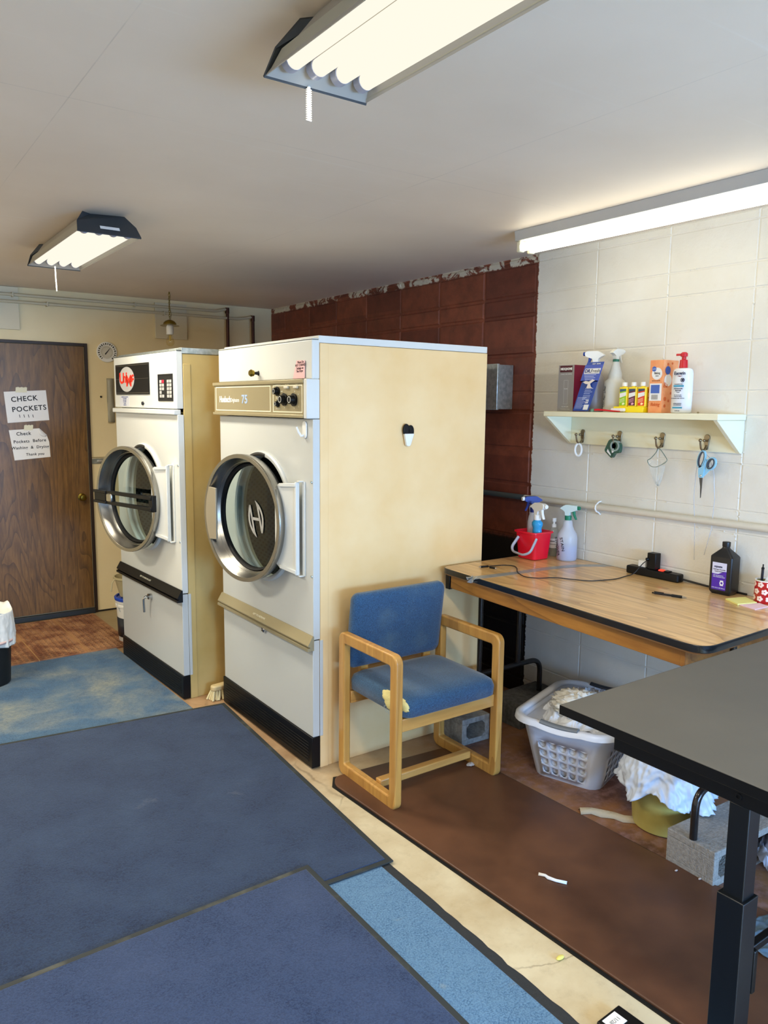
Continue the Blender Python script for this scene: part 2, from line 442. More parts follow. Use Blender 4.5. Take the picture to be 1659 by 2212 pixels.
conduit_m = mat('painted_conduit', '#c6bd9f', .5)
copper_m = mat('dull_copper', '#4a2a1c', .4, .6)
def bend(pts, r=.02, n=5):
    out = [Vector(pts[0])]
    for i in range(1, len(pts)-1):
        a, b, c = Vector(pts[i-1]), Vector(pts[i]), Vector(pts[i+1])
        rr = min(r, (a-b).length*.45, (c-b).length*.45)
        p = b+(a-b).normalized()*rr; q = b+(c-b).normalized()*rr
        for k in range(n+1):
            t = k/n; out.append((1-t)**2*p + 2*t*(1-t)*b + t*t*q)
    out.append(Vector(pts[-1])); return out
for zc_, xe, xv, zt, lb in ((2.353, 2.54, 2.64, 2.372, 'upper of the two cream conduits along the back wall under the ceiling'),
                            (2.305, 2.74, 2.865, 2.325, 'lower of the two cream conduits along the back wall under the ceiling')):
    p = thing('conduit_pipe', lb, 'pipe', (xv, YB-.04, 1.0), group=None)
    obj('horizontal_run', MB().tube(bend([(-.0-1.95, 0, zc_-1), (xe-xv, 0, zc_-1), (-.025, 0, zt-1), (0, 0, zt-1)], .03), .011, 12), conduit_m, p)
    obj('drop_pipe', MB().tube(bend([(-.005, 0, zt-1), (0.002, 0, zt-1.005), (0, 0, 0.2)], .01), .013, 12).cyl((0, 0, zt-1.03), (0, 0, zt-.985), .017), copper_m, p, label='dark copper drop pipe')
    for xs in (-1.6, -.75):
        obj('pipe_strap', MB().box(xs-.006, xs+.006, -.014, .03, zc_-1-.016, zc_-1+.016), conduit_m, p, bevel=.002)

# thermometer dial
th = thing('wall_thermometer', 'round white dial thermometer hung on the cream wall', 'thermometer', (1.677, YB-.002, 1.99))
Rm = rotm(90, 0, 0)
obj('case', MB(Rm).lathe([(.074, 0), (.076, .008), (.072, .013), (.05, .013), (.048, .009), (0, .009)], 40), white_plastic, th)
obj('dial_face', MB(Rm).lathe([(.0475, .0092), (.0475, .0102), (0, .0102)], 32), mat('dial_face', '#cfcbbd', .6), th)
mk = MB(Rm)
for k in range(20):
    a = rad(-140+280*k/19+90)
    c, s_ = math.cos(a), math.sin(a)
    mk.ribbon([(.054*c, .054*s_), (.067*c, .067*s_)], .006 if k % 2 else .009, .013, .0136)
    mk.ribbon([(.036*c, .036*s_), (.041*c, .041*s_)], .0018, .0102, .0108)
obj('dial_markings', mk, mat('dial_print', '#3a3a30', .7), th)
obj('pointer', MB(Rm).ribbon([(-.014, -.017), (.0, 0), (.024, .030)], [.008, .006, .002], .0105, .0125), ink, th)

sb = MB()
def bagf(u, v):
    return (-.03+.05*u, -.012-.02*math.sin(PI*u)*(.4+.6*v)-.004*math.sin(9*v+5*u), .33*(v-.5))
sb.grid(6, 16, bagf)
o = obj('plastic_bag', sb, clear_plastic('grey_film', '#a9a591', .75, .3), loc=(1.695, YB-.004, 1.63), smooth=180, solid=.004)
tag(o, 'narrow grey plastic sleeve hanging on the back wall behind the far dryer', 'bag')

# nail heads on the back wall
for (x, z, r, lb) in ((1.623, 1.657, .008, 'dark nail in the cream wall beside the door signs'),):
    tag(obj('wall_nail', MB(T(x, YB-.001, z) @ rotm(90, 0, 0)).lathe([(r, 0), (r*.8, .01), (0, .012)], 10), ink), lb, 'nail')

# paper signs
def sign(name, lab, quad, lines, tape, curl=False):
    t_ = thing(name, lab, 'sign', (quad[0][0], YB-.014, quad[2][1]))
    ox, oz = quad[0][0], quad[2][1]
    m = MB(face_frame((0, 0, 0), '-y'))
    P = [(x-ox, z-oz) for x, z in quad]
    m.prism(P[::-1], .0005, .0015)
    obj('sheet', m, paper_white, t_, smooth=0)
    for s_, x, z, size, sh, ro in lines:
        text(s_, size, T(x-ox, -.0018, z-oz) @ rotm(90, 0, 0) @ rotm(0, 0, ro), ink, t_, name='handwriting', shear=sh, spacing=1.12, bold=size*.018)
    tx, tz, tw = tape
    tp = MB(face_frame((0, 0, 0), '-y')); n = 9
    pts = [(tx-ox-tw/2+tw*i/n, tz-oz+.014+.002*((i*7) % 3)) for i in range(n+1)] + [(tx-ox+tw/2-tw*i/n-.004, tz-oz-.022+.001*((i*5) % 3)) for i in range(n+1)]
    tp.prism(pts, .0016, .0021)
    obj('masking_tape', tp, mat('masking_tape', '#dcd8bc', .6), t_, smooth=0, label='strip of cream masking tape')
    if curl:
        c = MB(face_frame((0, 0, 0), '-y')); (ax, az), (bx, bz) = curl
        def cf(u, v):
            t = u*PI*.9; p = Vector((ax+(bx-ax)*v-ox, az+(bz-az)*v-oz)); nrm = Vector((-.6, -.75))*(.038*math.sin(PI*(.15+.7*v)))
            return (p.x+nrm.x*math.sin(t)*.9, p.y+nrm.y*math.sin(t)*.9, .0015+.010*(1-math.cos(t))*.5*math.sin(PI*(.1+.8*v)))
        c.grid(6, 8, cf); obj('curled_corner', c, paper_white, t_, smooth=180, solid=.0005)
    return t_
sign('paper_sign', 'white paper sign reading CHECK POCKETS, the upper one on the brown door',
     [(.953, 1.682), (1.232, 1.698), (1.246, 1.483), (.968, 1.463)],
     [('CHECK', 1.085, 1.634, .05, .0, 5), ('POCKETS', 1.115, 1.565, .05, 0., 5), ('I  I  I  I', 1.095, 1.511, .030, -.2, 0)], (1.07, 1.700, .075))
sign('paper_sign', 'white paper sign with curled corner, the lower one on the brown door',
     [(.972, 1.412), (1.175, 1.424), (1.222, 1.378), (1.238, 1.325), (1.242, 1.215), (1.00, 1.196)],
     [('Check', 1.068, 1.386, .034, 0, 3), ('Pockets  Before', 1.108, 1.333, .030, 0, 3), ('Washing  &  Drying', 1.108, 1.287, .028, .05, 2), ('Thank you', 1.138, 1.238, .026, .1, 2)],
     (1.105, 1.432, .06), curl=((1.175, 1.424), (1.225, 1.375)))

# ------------------------------------------------------------------ the two tumble dryers
W, HD, DEP = .955, 1.885, .985
glass_door = thin_glass('door_glass', (.70, .82, .82), .2)
logo_grey = mat('logo_grey', '#a9a8a2', .5)
def plate_hole(mb, y0, y1, z0, z1, cy, cz, R, x0, x1, n=64):
    ins = circ(cy, cz, R, n); out = []
    for (a, b) in ins:
        dy, dz = a-cy, b-cz
        t = min([((y1-cy)/dy) if dy > 1e-9 else ((y0-cy)/dy if dy < -1e-9 else 9e9), ((z1-cz)/dz) if dz > 1e-9 else ((z0-cz)/dz if dz < -1e-9 else 9e9)])
        out.append((cy+dy*t, cz+dz*t))
    # snap the nearest points to the corners
    for c in ((y0, z0), (y1, z0), (y1, z1), (y0, z1)):
        i = min(range(n), key=lambda k: (out[k][0]-c[0])**2+(out[k][1]-c[1])**2); out[i] = c
    M = Matrix(((0, 0, 1, 0), (1, 0, 0, 0), (0, 1, 0, 0), (0, 0, 0, 1)))
    mb.frame(out, ins, x0, x1, M); return mb
YZ = Matrix(((0, 0, 1, 0), (1, 0, 0, 0), (0, 1, 0, 0), (0, 0, 0, 1)))      # (y, z, x) prism frame
def XOUT(cy, cz, x=0): # lathe z axis -> -x (towards the room)
    return Matrix(((0, 0, -1, x), (1, 0, 0, cy), (0, 1, 0, cz), (0, 0, 0, 1)))
def FX(y, z, x): # text frame facing -x, in dryer coordinates
    return face_frame((x, y, z), '-x')

def dryer(name, label, loc, rz, kind):
    D = thing(name, label, 'dryer', loc, rz)
    side = cream_side if kind == 'near' else yellow_side
    cb = MB()
    cb.box(.036, DEP, .006, .016, .0, 1.872); cb.box(.036, DEP, W-.016, W-.006, .0, 1.872); cb.box(DEP-.01, DEP, .016, W-.016, .0, 1.872)
    cb.box(.036, DEP-.01, .016, W-.016, .0, .02); cb.box(.04, DEP-.01, .016, W-.016, 1.56, 1.57)
    cb.box(.036, .078, .002, .006, .0, 1.872 if kind == 'near' else 1.82)
    obj('cabinet', cb, side, D, bevel=.002)
    obj('top_cover', MB().box(.03, DEP-.005, .002, W-.002, 1.873, 1.903).box(-.001, .028, .0, W, HD+.002, HD+.006), white_enamel if kind == 'near' else galv, D, bevel=.003)
    ztop = 1.724 if kind == 'near' else 1.587
    up = MB().box(-.002, .035, .003, W, ztop, HD)
    if kind == 'far':
        up.box(-.02, .02, .003, W, 1.556, 1.583)
    obj('top_panel', up, white_enamel, D, bevel=.004)
    cy, cz = (.472, 1.088) if kind == 'near' else (.500, 1.075)
    R = .284
    fp = MB(); plate_hole(fp, .0, W, .598, 1.556, cy, cz, R, 0, .034)
    fp.lathe([(R, -.02), (R, .006), (R+.006, .014), (R+.020, .014), (R+.027, .006), (R+.027, 0)], 64, XOUT(cy, cz), cap=False)
    obj('front_panel', fp, white_enamel2 if kind == 'near' else white_enamel, D, bevel=.002)
    # drum and the parts seen through the opening
    dr = MB(XOUT(cy, cz)); dr.lathe([(.345, -.06), (.37, -.07), (.37, -.70), (0, -.70)], 64, cap=False, mi=[0, 0, 1])
    obj('drum', dr, [drum_wall_m, drum_m], D)
    ff = MB(XOUT(cy, cz)); ff.lathe([(R, -.02), (R+.004, -.048), (R+.08, -.052)], 64, cap=False)
    obj('drum_collar', ff, mat('pale_collar', '#b8b49c', .4, .2), D)
    # warning sticker round the opening
    st = MB(XOUT(cy, cz)); st.lathe([(R+.003, .0145), (R+.021, .0147)], 14, a0=rad(62), a1=rad(100), cap=False)
    obj('warning_sticker', st, mat('dark_sticker', '#2b2b29', .5), D, solid=.0004)
    # bottom
    zk = .150 if kind == 'near' else .135
    obj('lower_panel', MB().box(0, .034, .004, W-.004, zk, .592).box(.034, .05, .0, .004, zk, .592), white_enamel2, D, bevel=.004)
    kp = MB().box(-.008, .034, .0, W, .008, zk)
    for q in range(7): kp.box(-.0105, -.008, .03, W-.03, .03+q*.014, .036+q*.014)
    obj('kick_plate', kp, black_plastic, D, bevel=.002)
    # long rail between the panels
    prof = [(-.0, .616), (-.006, .618), (-.030, .578), (-.030, .573), (-.020, .570), (-.020, .567), (-.032, .564), (-.032, .552), (-.0, .552)]
    M = Matrix(((1, 0, 0, 0), (0, 0, 1, 0), (0, 1, 0, 0), (0, 0, 0, 1)))
    rl = MB().prism(prof[::-1], -.006, W+.004, M)
    rail = obj('pull_rail', rl, tan_metal if kind == 'near' else black_plastic, D, smooth=0)
    text('LIFT TO REMOVE' if kind == 'near' else 'LIFT TO REMOVE LINT', .013, FX(.49, .596, -.0198) @ rotm(-31, 0, 0), cream_line, rail, sx=1.3)
    # screws
    for (yy, zz) in ((.012, 1.29), (.012, .88), (W-.012, 1.29)):
        obj('screw', MB(XOUT(yy, zz)).lathe([(.006, 0), (.005, .004), (0, .004)], 10), galv, D)
    # ---- the door on its hinge plate
    ydh = .088
    ang = 10. if kind == 'near' else 12.5
    rc = (.472 if kind == 'near' else .462)-ydh
    dm_ = MB(XOUT(rc, cz))
    dm_.lathe([(.262, -.012), (.287, -.012), (.297, -.004), (.299, .018), (.300, .03), (.297, .036), (.286, .037), (.283, .034), (.278, .028), (.254, -.04), (.25, -.045)], 72, cap=False)
    door = obj('door', dm_, steel, D, smooth=50, loc=(-.024, ydh, 0), rot=(0, 0, ang))
    obj('door_lip', MB(XOUT(rc, cz)).lathe([(.2985, .030), (.2985, .0375), (.281, .0375), (.280, .034)], 72, cap=False), steel_lip, door)
    obj('door_gasket', MB(XOUT(rc, cz)).lathe([(.2535, -.03), (.2535, -.028), (.249, -.034), (.243, -.036), (.242, -.05), (.25, -.052), (.262, -.050), (.264, -.012), (.294, -.014), (.296, -.006)], 72, cap=False), black_rubber, door)
    obj('door_glass', MB(XOUT(rc, cz)).lathe([(.246, -.0435), (0, -.0435)], 64, cap=False), glass_door, door, smooth=0)
    hp = MB(YZ)
    z0, z1 = .878, 1.280
    hp.prism(round_poly([(.006, z0), (.13, z0+.012), (.16, z0+.03), (.16, z1-.03), (.13, z1-.01), (.006, z1)], .004), -.004, .006)
    hp.prism([(.006, z1-.016), (.12, z1-.024), (.12, z1-.008), (.006, z1)], -.012, .0)
    hp.prism([(.006, z0), (.12, z0+.012), (.12, z0+.028), (.006, z0+.018)], -.012, .0)
    hp.box(.002, .014, z0-.004, z1+.004, -.010, .010)
    obj('hinge_plate', hp, white_enamel, door, bevel=.002)
    obj('hinge_bracket', MB().box(-.006, .0, ydh-.024, ydh-.004, .872, 1.288).box(-.026, -.0, ydh-.014, ydh+.008, .868, .874).box(-.026, .0, ydh-.014, ydh+.008, 1.285, 1.291), white_enamel, D, bevel=.002)
    if kind == 'near':
        a = .47
        seg = [(rc+.285*math.cos(t), cz+.285*math.sin(t)) for t in [(-a+2*a*i/14) for i in range(15)]]
        seg += [(rc+.196, cz+.285*math.sin(a)-.004), (rc+.196, cz-.285*math.sin(a)+.004)]
        obj('door_handle', MB(YZ).prism(seg, -.038, -.028), mat('tan_handle', '#9c917b', .4, .2), door, bevel=.002, label='flat tan pull plate')
        # H emblem on the glass
        em = MB(FX(rc-.022, cz-.008, .040) @ Matrix.Diagonal((1.12, 1.12, 1, 1)))
        def arcp(x0, y0, x1, y1, b, n=10):
            out = []
            for i in range(n+1):
                t = i/n; x = x0+(x1-x0)*t; y = y0+(y1-y0)*t; d = Vector((-(y1-y0), x1-x0)).normalized()*b*math.sin(PI*t)
                out.append((x+d.x, y+d.y))
            return out
        wd = .0105
        em.ribbon([(-.042, .055), (-.012, -.055)], wd, 0, .001)
        em.ribbon([(-.012, -.055), (.005, -.078)], [wd, .001], 0, .001)
        em.ribbon(arcp(-.042, .055, .005, -.078, -.026), [wd]*9+[.006, .001], 0, .001)
        em.ribbon([(.042, -.055), (.012, .055)], wd, 0, .001)
        em.ribbon([(.012, .055), (-.005, .078)], [wd, .001], 0, .001)
        em.ribbon(arcp(.042, -.055, -.005, .078, -.026), [wd]*9+[.006, .001], 0, .001)
        em.ribbon([(-.027, 0), (.027, 0)], .012, 0, .001)
        obj('emblem', em, logo_grey, door, smooth=0, label='looped pale letter H emblem')
    else:
        hb = MB()
        x0 = -.037
        hb.box(x0-.022, x0, rc+.165, rc+.284, cz-.036, cz+.036)
        for s_ in (-1, 1):
            zc_ = cz+.030*s_
            hb.prism([(rc+.17, zc_-.008), (rc+.17, zc_+.008), (rc+.10, zc_+.009), (rc-.29, zc_+.011), (rc-.29, zc_-.011), (rc+.10, zc_-.010)], x0-.022, x0+.004, YZ)
            hb.box(x0-.028, x0-.020, rc+.155, rc+.288, zc_-.008, zc_+.008)
        hb.box(x0-.018, x0+.008, rc-.300, rc-.262, cz-.045, cz+.045)
        obj('door_strap', hb, black_plastic, door, bevel=.003, label='black double strap across the door')
        obj('door_latch', MB().box(x0-.026, x0-.002, rc+.10, rc+.155, cz-.026, cz+.026), steel, door, bevel=.008)
    # ---- control panels
    if kind == 'near':
        cp = MB().box(-.024, .02, .03, W+.012, 1.563, 1.720)
        cp.box(-.032, -.02, .03, W+.014, 1.706, 1.722); cp.box(-.032, -.02, .03, W+.014, 1.560, 1.574)
        CP = obj('control_panel', cp, tan_metal, D, bevel=.002)
        obj('end_cap', MB().box(-.03, .034, .0, .028, 1.558, 1.724), white_enamel, CP, bevel=.004)
        ln = MB(FX(0, 0, -.0242))
        for (ya, yb) in ((.945, .335), (.312, .045)):
            o_ = [(-ya, 1.582), (-yb, 1.582), (-yb, 1.700), (-ya, 1.700)]; i_ = [(-ya+.006, 1.5865), (-yb-.006, 1.5865), (-yb-.006, 1.6955), (-ya+.006, 1.6955)]
            ln.frame(o_, i_, 0, .0006)
        obj('printed_border', ln, cream_line, CP, smooth=0)
        text('Huebsch', .042, FX(.832, 1.637, -.0246), white_plastic, CP, sx=.92, bold=.0013)
        text('Originators', .027, FX(.716, 1.634, -.0246), white_plastic, CP, sx=.78, bold=.0003)
        text('75', .056, FX(.606, 1.637, -.0246), mat('pale_blue_print', '#9fb6d6', .5), CP, sx=1.2, bold=.0015)
        def knob(y, z, r, L):
            k = MB(XOUT(y, z, -.024)).lathe([(r*.95, 0), (r, L*.25), (r*.72, L*.3), (r*.66, L), (0, L)], 24)
            K = obj('control_knob', k, black_plastic, CP)
            obj('knob_ring', MB(XOUT(y, z, -.024-L)).lathe([(r*.5, .0001), (r*.5, .0006), (r*.4, .0006), (r*.4, .0001)], 24, cap=False), mat('pale_ring', '#c9c9bf', .5), K)
        knob(.267, 1.674, .021, .022); knob(.264, 1.619, .016, .016); knob(.201, 1.638, .028, .026); knob(.116, 1.637, .028, .026)
        for y in (.179, .095): obj('push_button', MB().box(-.034, -.024, y-.018, y+.018, 1.684, 1.696), mat('button_cream', '#cfc9b4', .5), CP, bevel=.003)
        for (s_, y, z) in (('TEMPERATURE', .262, 1.7005), ('DRY TIME', .180, 1.7005), ('START', .095, 1.7005), ('NORMAL', .266, 1.648), ('MEDIUM', .266, 1.642), ('HIGH', .228, 1.672), ('ROTATION', .262, 1.597), ('0', .202, 1.602), ('0', .116, 1.600), ('5', .078, 1.607), ('10', .112, 1.672), ('15', .080, 1.660)):
            text(s_, .008, FX(y, z, -.0250), cream_line, CP)
        obj('panel_knob', MB(XOUT(.50, 1.759, -.002)).lathe([(.012, 0), (.008, .004), (.006, .02), (.014, .026), (.017, .038), (.012, .046), (0, .047)], 20, mi=[1, 1, 0, 0, 0, 0]), [brass, ink], D, label='small round brass knob')
        obj('key_lock', MB(XOUT(.464, .535)).lathe([(.016, 0), (.016, .012), (.011, .016), (.011, .013), (0, .013)], 20), chrome, D)
    else:
        fr = MB(FX(0, 0, -.0025)); BL = MB(FX(0, 0, -.003)).box(-.915, -.372, 1.664, 1.840, 0, .004)
        bp = obj('name_plate', BL, mat('gloss_black_panel', '#060709', .35, spec=.3), D, bevel=.001)
        e = MB(FX(0, 0, -.007)); e.box(-.912, -.375, 1.830, 1.833, 0, .0008); e.box(-.912, -.375, 1.671, 1.674, 0, .0008); e.box(-.912, -.80, 1.752, 1.754, 0, .0008); e.box(-.655, -.375, 1.752, 1.754, 0, .0008)
        obj('silver_line', e, steel_lip, bp, smooth=0)
        obj('logo_disc', MB(FX(.722, 1.752, -.0072)).lathe([(.073, 0), (.073, .0012), (0, .0012)], 40, sx=1.72), mat('logo_disc', '#b3b2b0', .4), bp)
        for (s_, dy, dz, sz, bo) in (('U', -.046, .004, .085, .006), ('n', -.018, .006, .075, .005), ('i', .001, .012, .078, .005), ('M', .022, -.012, .088, .006), ('a', .046, .006, .066, .005), ('c', .060, .014, .058, .005)):
            text(s_, sz, FX(.722-dy*1.72, 1.752+dz, -.0088), mat('logo_red', '#e0301c', .5), bp, bold=.0032, sx=1.4)
        K = obj('keypad_recess', MB(FX(0, 0, -.0025)).frame([(-.247, 1.627), (-.045, 1.627), (-.045, 1.770), (-.247, 1.770)], [(-.238, 1.634), (-.054, 1.634), (-.054, 1.763), (-.238, 1.763)], 0, .003).box(-.238, -.054, 1.634, 1.763, .0, .001), mat('keypad_black', '#121316', .4), D)
        kb = MB(FX(0, 0, -.0036)); kr = MB(FX(0, 0, -.0037))
        for r_ in range(5):
            for c_ in range(5):
                if (r_, c_) in ((3, 1),): continue
                if c_ == 2: continue
                y = -.212+c_*.034; z = 1.731-r_*.0195
                (kr if (c_ == 1 and r_ == 0) else kb).box(y-.014, y+.014, z-.008, z+.008, 0, .0012)
        obj('keys', kb, mat('key_grey', '#a5a5a2', .5), K, bevel=.001); obj('red_key', kr, mat('key_red', '#d3223a', .5), K)
        S = obj('information_sticker', MB(FX(0, 0, -.0022)).box(-.868, -.703, 1.594, 1.655, 0, .0005), mat('sticker_lilac', '#c9cbd3', .5), D, smooth=0)
        for i in range(6): text(('LAUNDRY PARTS AND SERVICE', 'CALL FOR REPAIR', 'PARTS  SERVICE', 'SALES  SERVICE', 'TOLL FREE', 'THANK YOU')[i], .008, FX(.78, 1.649-i*.0095, -.0029), mat('blue_print', '#33427e', .6), S)
        obj('key_lock', MB(XOUT(.481, 1.613, -.002)).lathe([(.011, 0), (.010, .008), (0, .008)], 14).box(-.018, .0, -.003, .003, -.012, .004), ink, D)
        lv = MB().tube(bend([(0, .455, .492), (-.035, .455, .492), (-.045, .462, .482), (-.040, .468, .40)], .014), [.009]*7+[.008]*4+[.005]*2 if False else .0075, 10)
        lv.cyl((0, .455, .492), (-.02, .455, .492), .017)
        obj('lever_handle', lv, chrome, D)
    return D

dry2 = dryer('tumble_dryer', 'large white dryer with tan control strip and cream side, beside the blue chair', (1.622, 2.842, 0), .5, 'near')
dry1 = dryer('tumble_dryer', 'large white dryer with black name plate and strapped door, nearer the brown door', (1.443, 3.947, 0), 2.7, 'far')

# things stuck on the near dryer
h = thing('adhesive_hook', 'white oval adhesive hook on the dryer front above its door', 'hook', (1.620, 2.905, 1.51))
obj('hook_plate', MB(YZ).prism(rrect(-.017, .017, -.037, .037, .016), -.006, 0), white_plastic, h, bevel=.002)
obj('hook_prong', MB().tube([(-.006, .004, -.022), (-.016, .007, -.026), (-.026, .012, -.010), (-.032, .018, .012)], [.006, .006, .005, .004], 8), white_plastic, h)
n_ = thing('sticky_note', 'pink sticky note with handwriting at the top of the dryer with tan controls', 'note', (1.616, 2.945, 1.765))
nm = MB(face_frame((0, 0, 0), '-x')).prism([(-.058, -.038), (.046, -.038), (.048, .036), (-.024, .038)], .0, .0012)
obj('note_sheet', nm, mat('pink_paper', '#e9bcbc', .75), n_, smooth=0)
for i, s_ in enumerate(('Please Do', 'NOT CHANGE', 'Settings on', 'This Dryer')):
    text(s_, .0145, face_frame((-.0016, -.012+.003*i, .030-.0125*i), '-x') @ rotm(0, 0, 2), mat('maroon_ink', '#3c1620', .7), n_, name='handwriting', sx=.92)
mc = thing('magnetic_clip', 'small black and white two-lobed clip stuck on the cream dryer side', 'clip', (2.12, 2.847, 1.485))
def lobe(cx, cz, r): return MB(face_frame((0, 0, 0), '-y')).prism([(cx+r*math.cos(t)*.62, cz+r*math.sin(t)) for t in [2*PI*i/20 for i in range(20)]], .002, .014)
obj('black_lobe', lobe(-.013, .022, .028), black_plastic, mc, bevel=.003); obj('black_lobe', lobe(.012, .016, .028), black_plastic, mc, bevel=.003)
obj('white_sheath', MB(face_frame((0, 0, 0), '-y')).prism(round_poly([(-.027, .005), (.027, .005), (.006, -.052), (-.014, -.052)], [.004, .004, .010, .010]), .004, .018), white_plastic, mc, bevel=.003)

# ------------------------------------------------------------------ floor coverings
def mat_thing(name, label, quad, body, border=None, th=.008, bw=.03, z=0., r=.0, cat='floor mat', inner_parts=None):
    cx = sum(p[0] for p in quad)/len(quad); cy = sum(p[1] for p in quad)/len(quad)
    Tn = thing(name, label, cat, (cx, cy, z)); P = [Vector((p[0]-cx, p[1]-cy)) for p in quad]
    rp = round_poly(P, r) if r else [tuple(p) for p in P]
    if border:
        n = len(P); ins = []
        for i in range(n):
            a, b, c = P[i-1], P[i], P[(i+1) % n]
            n1 = Vector((-(b-a).y, (b-a).x)).normalized(); n2 = Vector((-(c-b).y, (c-b).x)).normalized()
            k = n1+n2; ins.append(b+k*(bw/max(.3, 1+n1.dot(n2))))
        m = MB(); m.frame([tuple(p) for p in P], [tuple(p) for p in ins], 0, th*.75)
        # order so the border bevels outward
        obj('rubber_border', m, border, Tn, bevel=.002)
        obj('carpet_pad', MB().prism([tuple(p) for p in ins], 0, th), body, Tn, bevel=.003)
    else:
        obj('sheet', MB().prism(rp, 0, th), body, Tn, bevel=.003)
    return Tn
worn_blue = carpet('worn_blue_carpet', '#16304f', '#3f6384', '#99977c', .44, .72, 2.6, '#5c7788')
runner_blue = carpet('runner_blue_carpet', '#2f5276', '#668aa8', '#aaa684', .60, .72, 5.)
navy = carpet('navy_carpet', '#131f36', '#283855', '#7e7f84', .66, .85, 3.5, '#41546f')
navy2 = carpet('navy_carpet_worn', '#1b2945', '#344464', '#827f84', .66, .85, 3., '#4a5878')
border_m = mat('mat_border', '#262c2d', .7, col2='#5a5b52', vscale=6, vlo=.55, vhi=.75)

# near corners: order counter-clockwise
tb = mat_thing('carpet', 'worn light blue carpet with pale stains in front of the far dryer', [(-.3, 3.80), (1.432, 3.80), (1.388, 5.13), (-.3, 5.13)], worn_blue, th=.006)
mat_thing('floor_mat', 'large dark blue floor mat in front of the dryers', [(-.6, 2.16), (1.503, 2.063), (1.594, 3.765), (-.6, 3.975)], navy, border_m, .008, .022, z=.007)
rn = mat_thing('carpet_runner', 'light blue carpet strip between the dark mat and the bare floor', [(1.05, .4), (1.45, .4), (1.455, 2.10), (1.05, 2.10)], runner_blue, th=.006)
rg = []
for i in range(60):
    y = .4+1.70*i/59; rg.append((1.488+.006*noise.noise(Vector((y*14, 2, 0)))+.003*noise.noise(Vector((y*50, 5, 0))), y))
rg = [(1.448, .4)] + rg + [(1.448, 2.10)]
tr_ = obj('torn_backing', MB().prism([(a-1.25, b-1.25) for a, b in rg], 0, .004), mat('torn_black_backing', '#25282a', .8, bump=.6, bscale=80), rn, label='ragged black backing edge')
mat_thing('floor_mat', 'dark blue floor mat with rubber border, overlapping the larger dark mat', [(-.8, .3), (1.238, .3), (1.232, 2.20), (-.8, 2.155)], navy2, border_m, .008, .02, z=.016)

# rubber drainage mat by the door (holes are cut through)
rubber = mat('rust_rubber', '#7a4d34', .6, col2='#a97b54', vscale=7, bump=.4, bscale=50, vlo=.4, vhi=.6)
DM = thing('drainage_mat', 'rust brown rubber mat full of holes at the foot of the brown door', 'door mat', (1.0, 5.5, .0), 1.5)
def tile(x0, x1):
    m = MB(); y0, y1 = -.455, .475; nx = 8; ny = 26; zt = .013
    m.frame([(x0, y0), (x1, y0), (x1, y1), (x0, y1)], [(x0+.012, y0+.012), (x1-.012, y0+.012), (x1-.012, y1-.012), (x0+.012, y1-.012)], 0, zt)
    X0, X1, Y0, Y1 = x0+.012, x1-.012, y0+.012, y1-.012
    for i in range(nx):
        for j in range(ny):
            a, b = X0+(X1-X0)*i/nx, X0+(X1-X0)*(i+1)/nx; c, d = Y0+(Y1-Y0)*j/ny, Y0+(Y1-Y0)*(j+1)/ny
            mx, my = (a+b)/2, (c+d)/2; sx = .0145*(1 if (j+i) % 2 else .92); sy = .0125
            O = [(a, c), (mx, c), (b, c), (b, my), (b, d), (mx, d), (a, d), (a, my)]
            ph = [225, 270, 315, 0, 45, 90, 135, 180]
            I = [(mx+sx*math.cos(rad(p)), my+sy*math.sin(rad(p))) for p in ph]
            Ov = [m.v((p[0], p[1], zt)) for p in O]; Iv = [m.v((p[0], p[1], zt)) for p in I]; Bv = [m.v((p[0], p[1], .002)) for p in I]
            for k in range(8):
                q = (k+1) % 8
                m.f([Ov[k], Ov[q], Iv[q], Iv[k]]); m.f([Iv[k], Iv[q], Bv[q], Bv[k]])
    return m
for x0, x1 in ((.205, .495), (-.097, .199), (-.40, -.103)):
    obj('mat_tile', tile(x0, x1), rubber, DM, smooth=0)
obj('hole_shade_sheet', MB().box(-.40, .495, -.452, .472, .0005, .0025), mat('painted_hole_shade', '#22150e', .9), DM, smooth=0)  # dark sheet that paints shade into the bottoms of the mat holes
obj('joint_strip', MB().box(.199, .205, -.455, .475, 0, .0145).box(-.103, -.097, -.455, .475, 0, .0145), mat('joint_tan', '#a77f52', .6), DM)

# brown anti-fatigue mat
bm_ = NT('brown_vinyl_mat'); v_ = bm_.coord(); n1_ = bm_.noise(v_, 3, 5, .6); n2_ = bm_.noise(v_, 160, 2)
bm_.set(bm_.b.inputs['Base Color'], bm_.mix(bm_.ramp(n1_, .35, .65), lin('#4e3121'), lin('#66422b'))); bm_.b.inputs['Roughness'].default_value = .42
bm_.set(bm_.b.inputs['Roughness'], bm_.ramp(n1_, .3, .7, .36, .5)); bm_.bump(n2_, .1, .001)
AM = mat_thing('anti_fatigue_mat', 'long dark brown vinyl mat running under the blue chair', [(1.735, .55), (2.37, .55), (2.275, 2.60), (2.235, 2.68), (1.66, 2.72), (1.62, 2.66)], bm_.m, th=.011, r=.030, cat='floor mat')
obj('foam_underside', MB().prism([(x-AM.location.x, y-AM.location.y) for x, y in [(1.722, .54), (2.38, .54), (2.285, 2.60), (1.655, 2.73), (1.608, 2.66)]], 0, .004), black_rubber, AM, label='black foam edge')

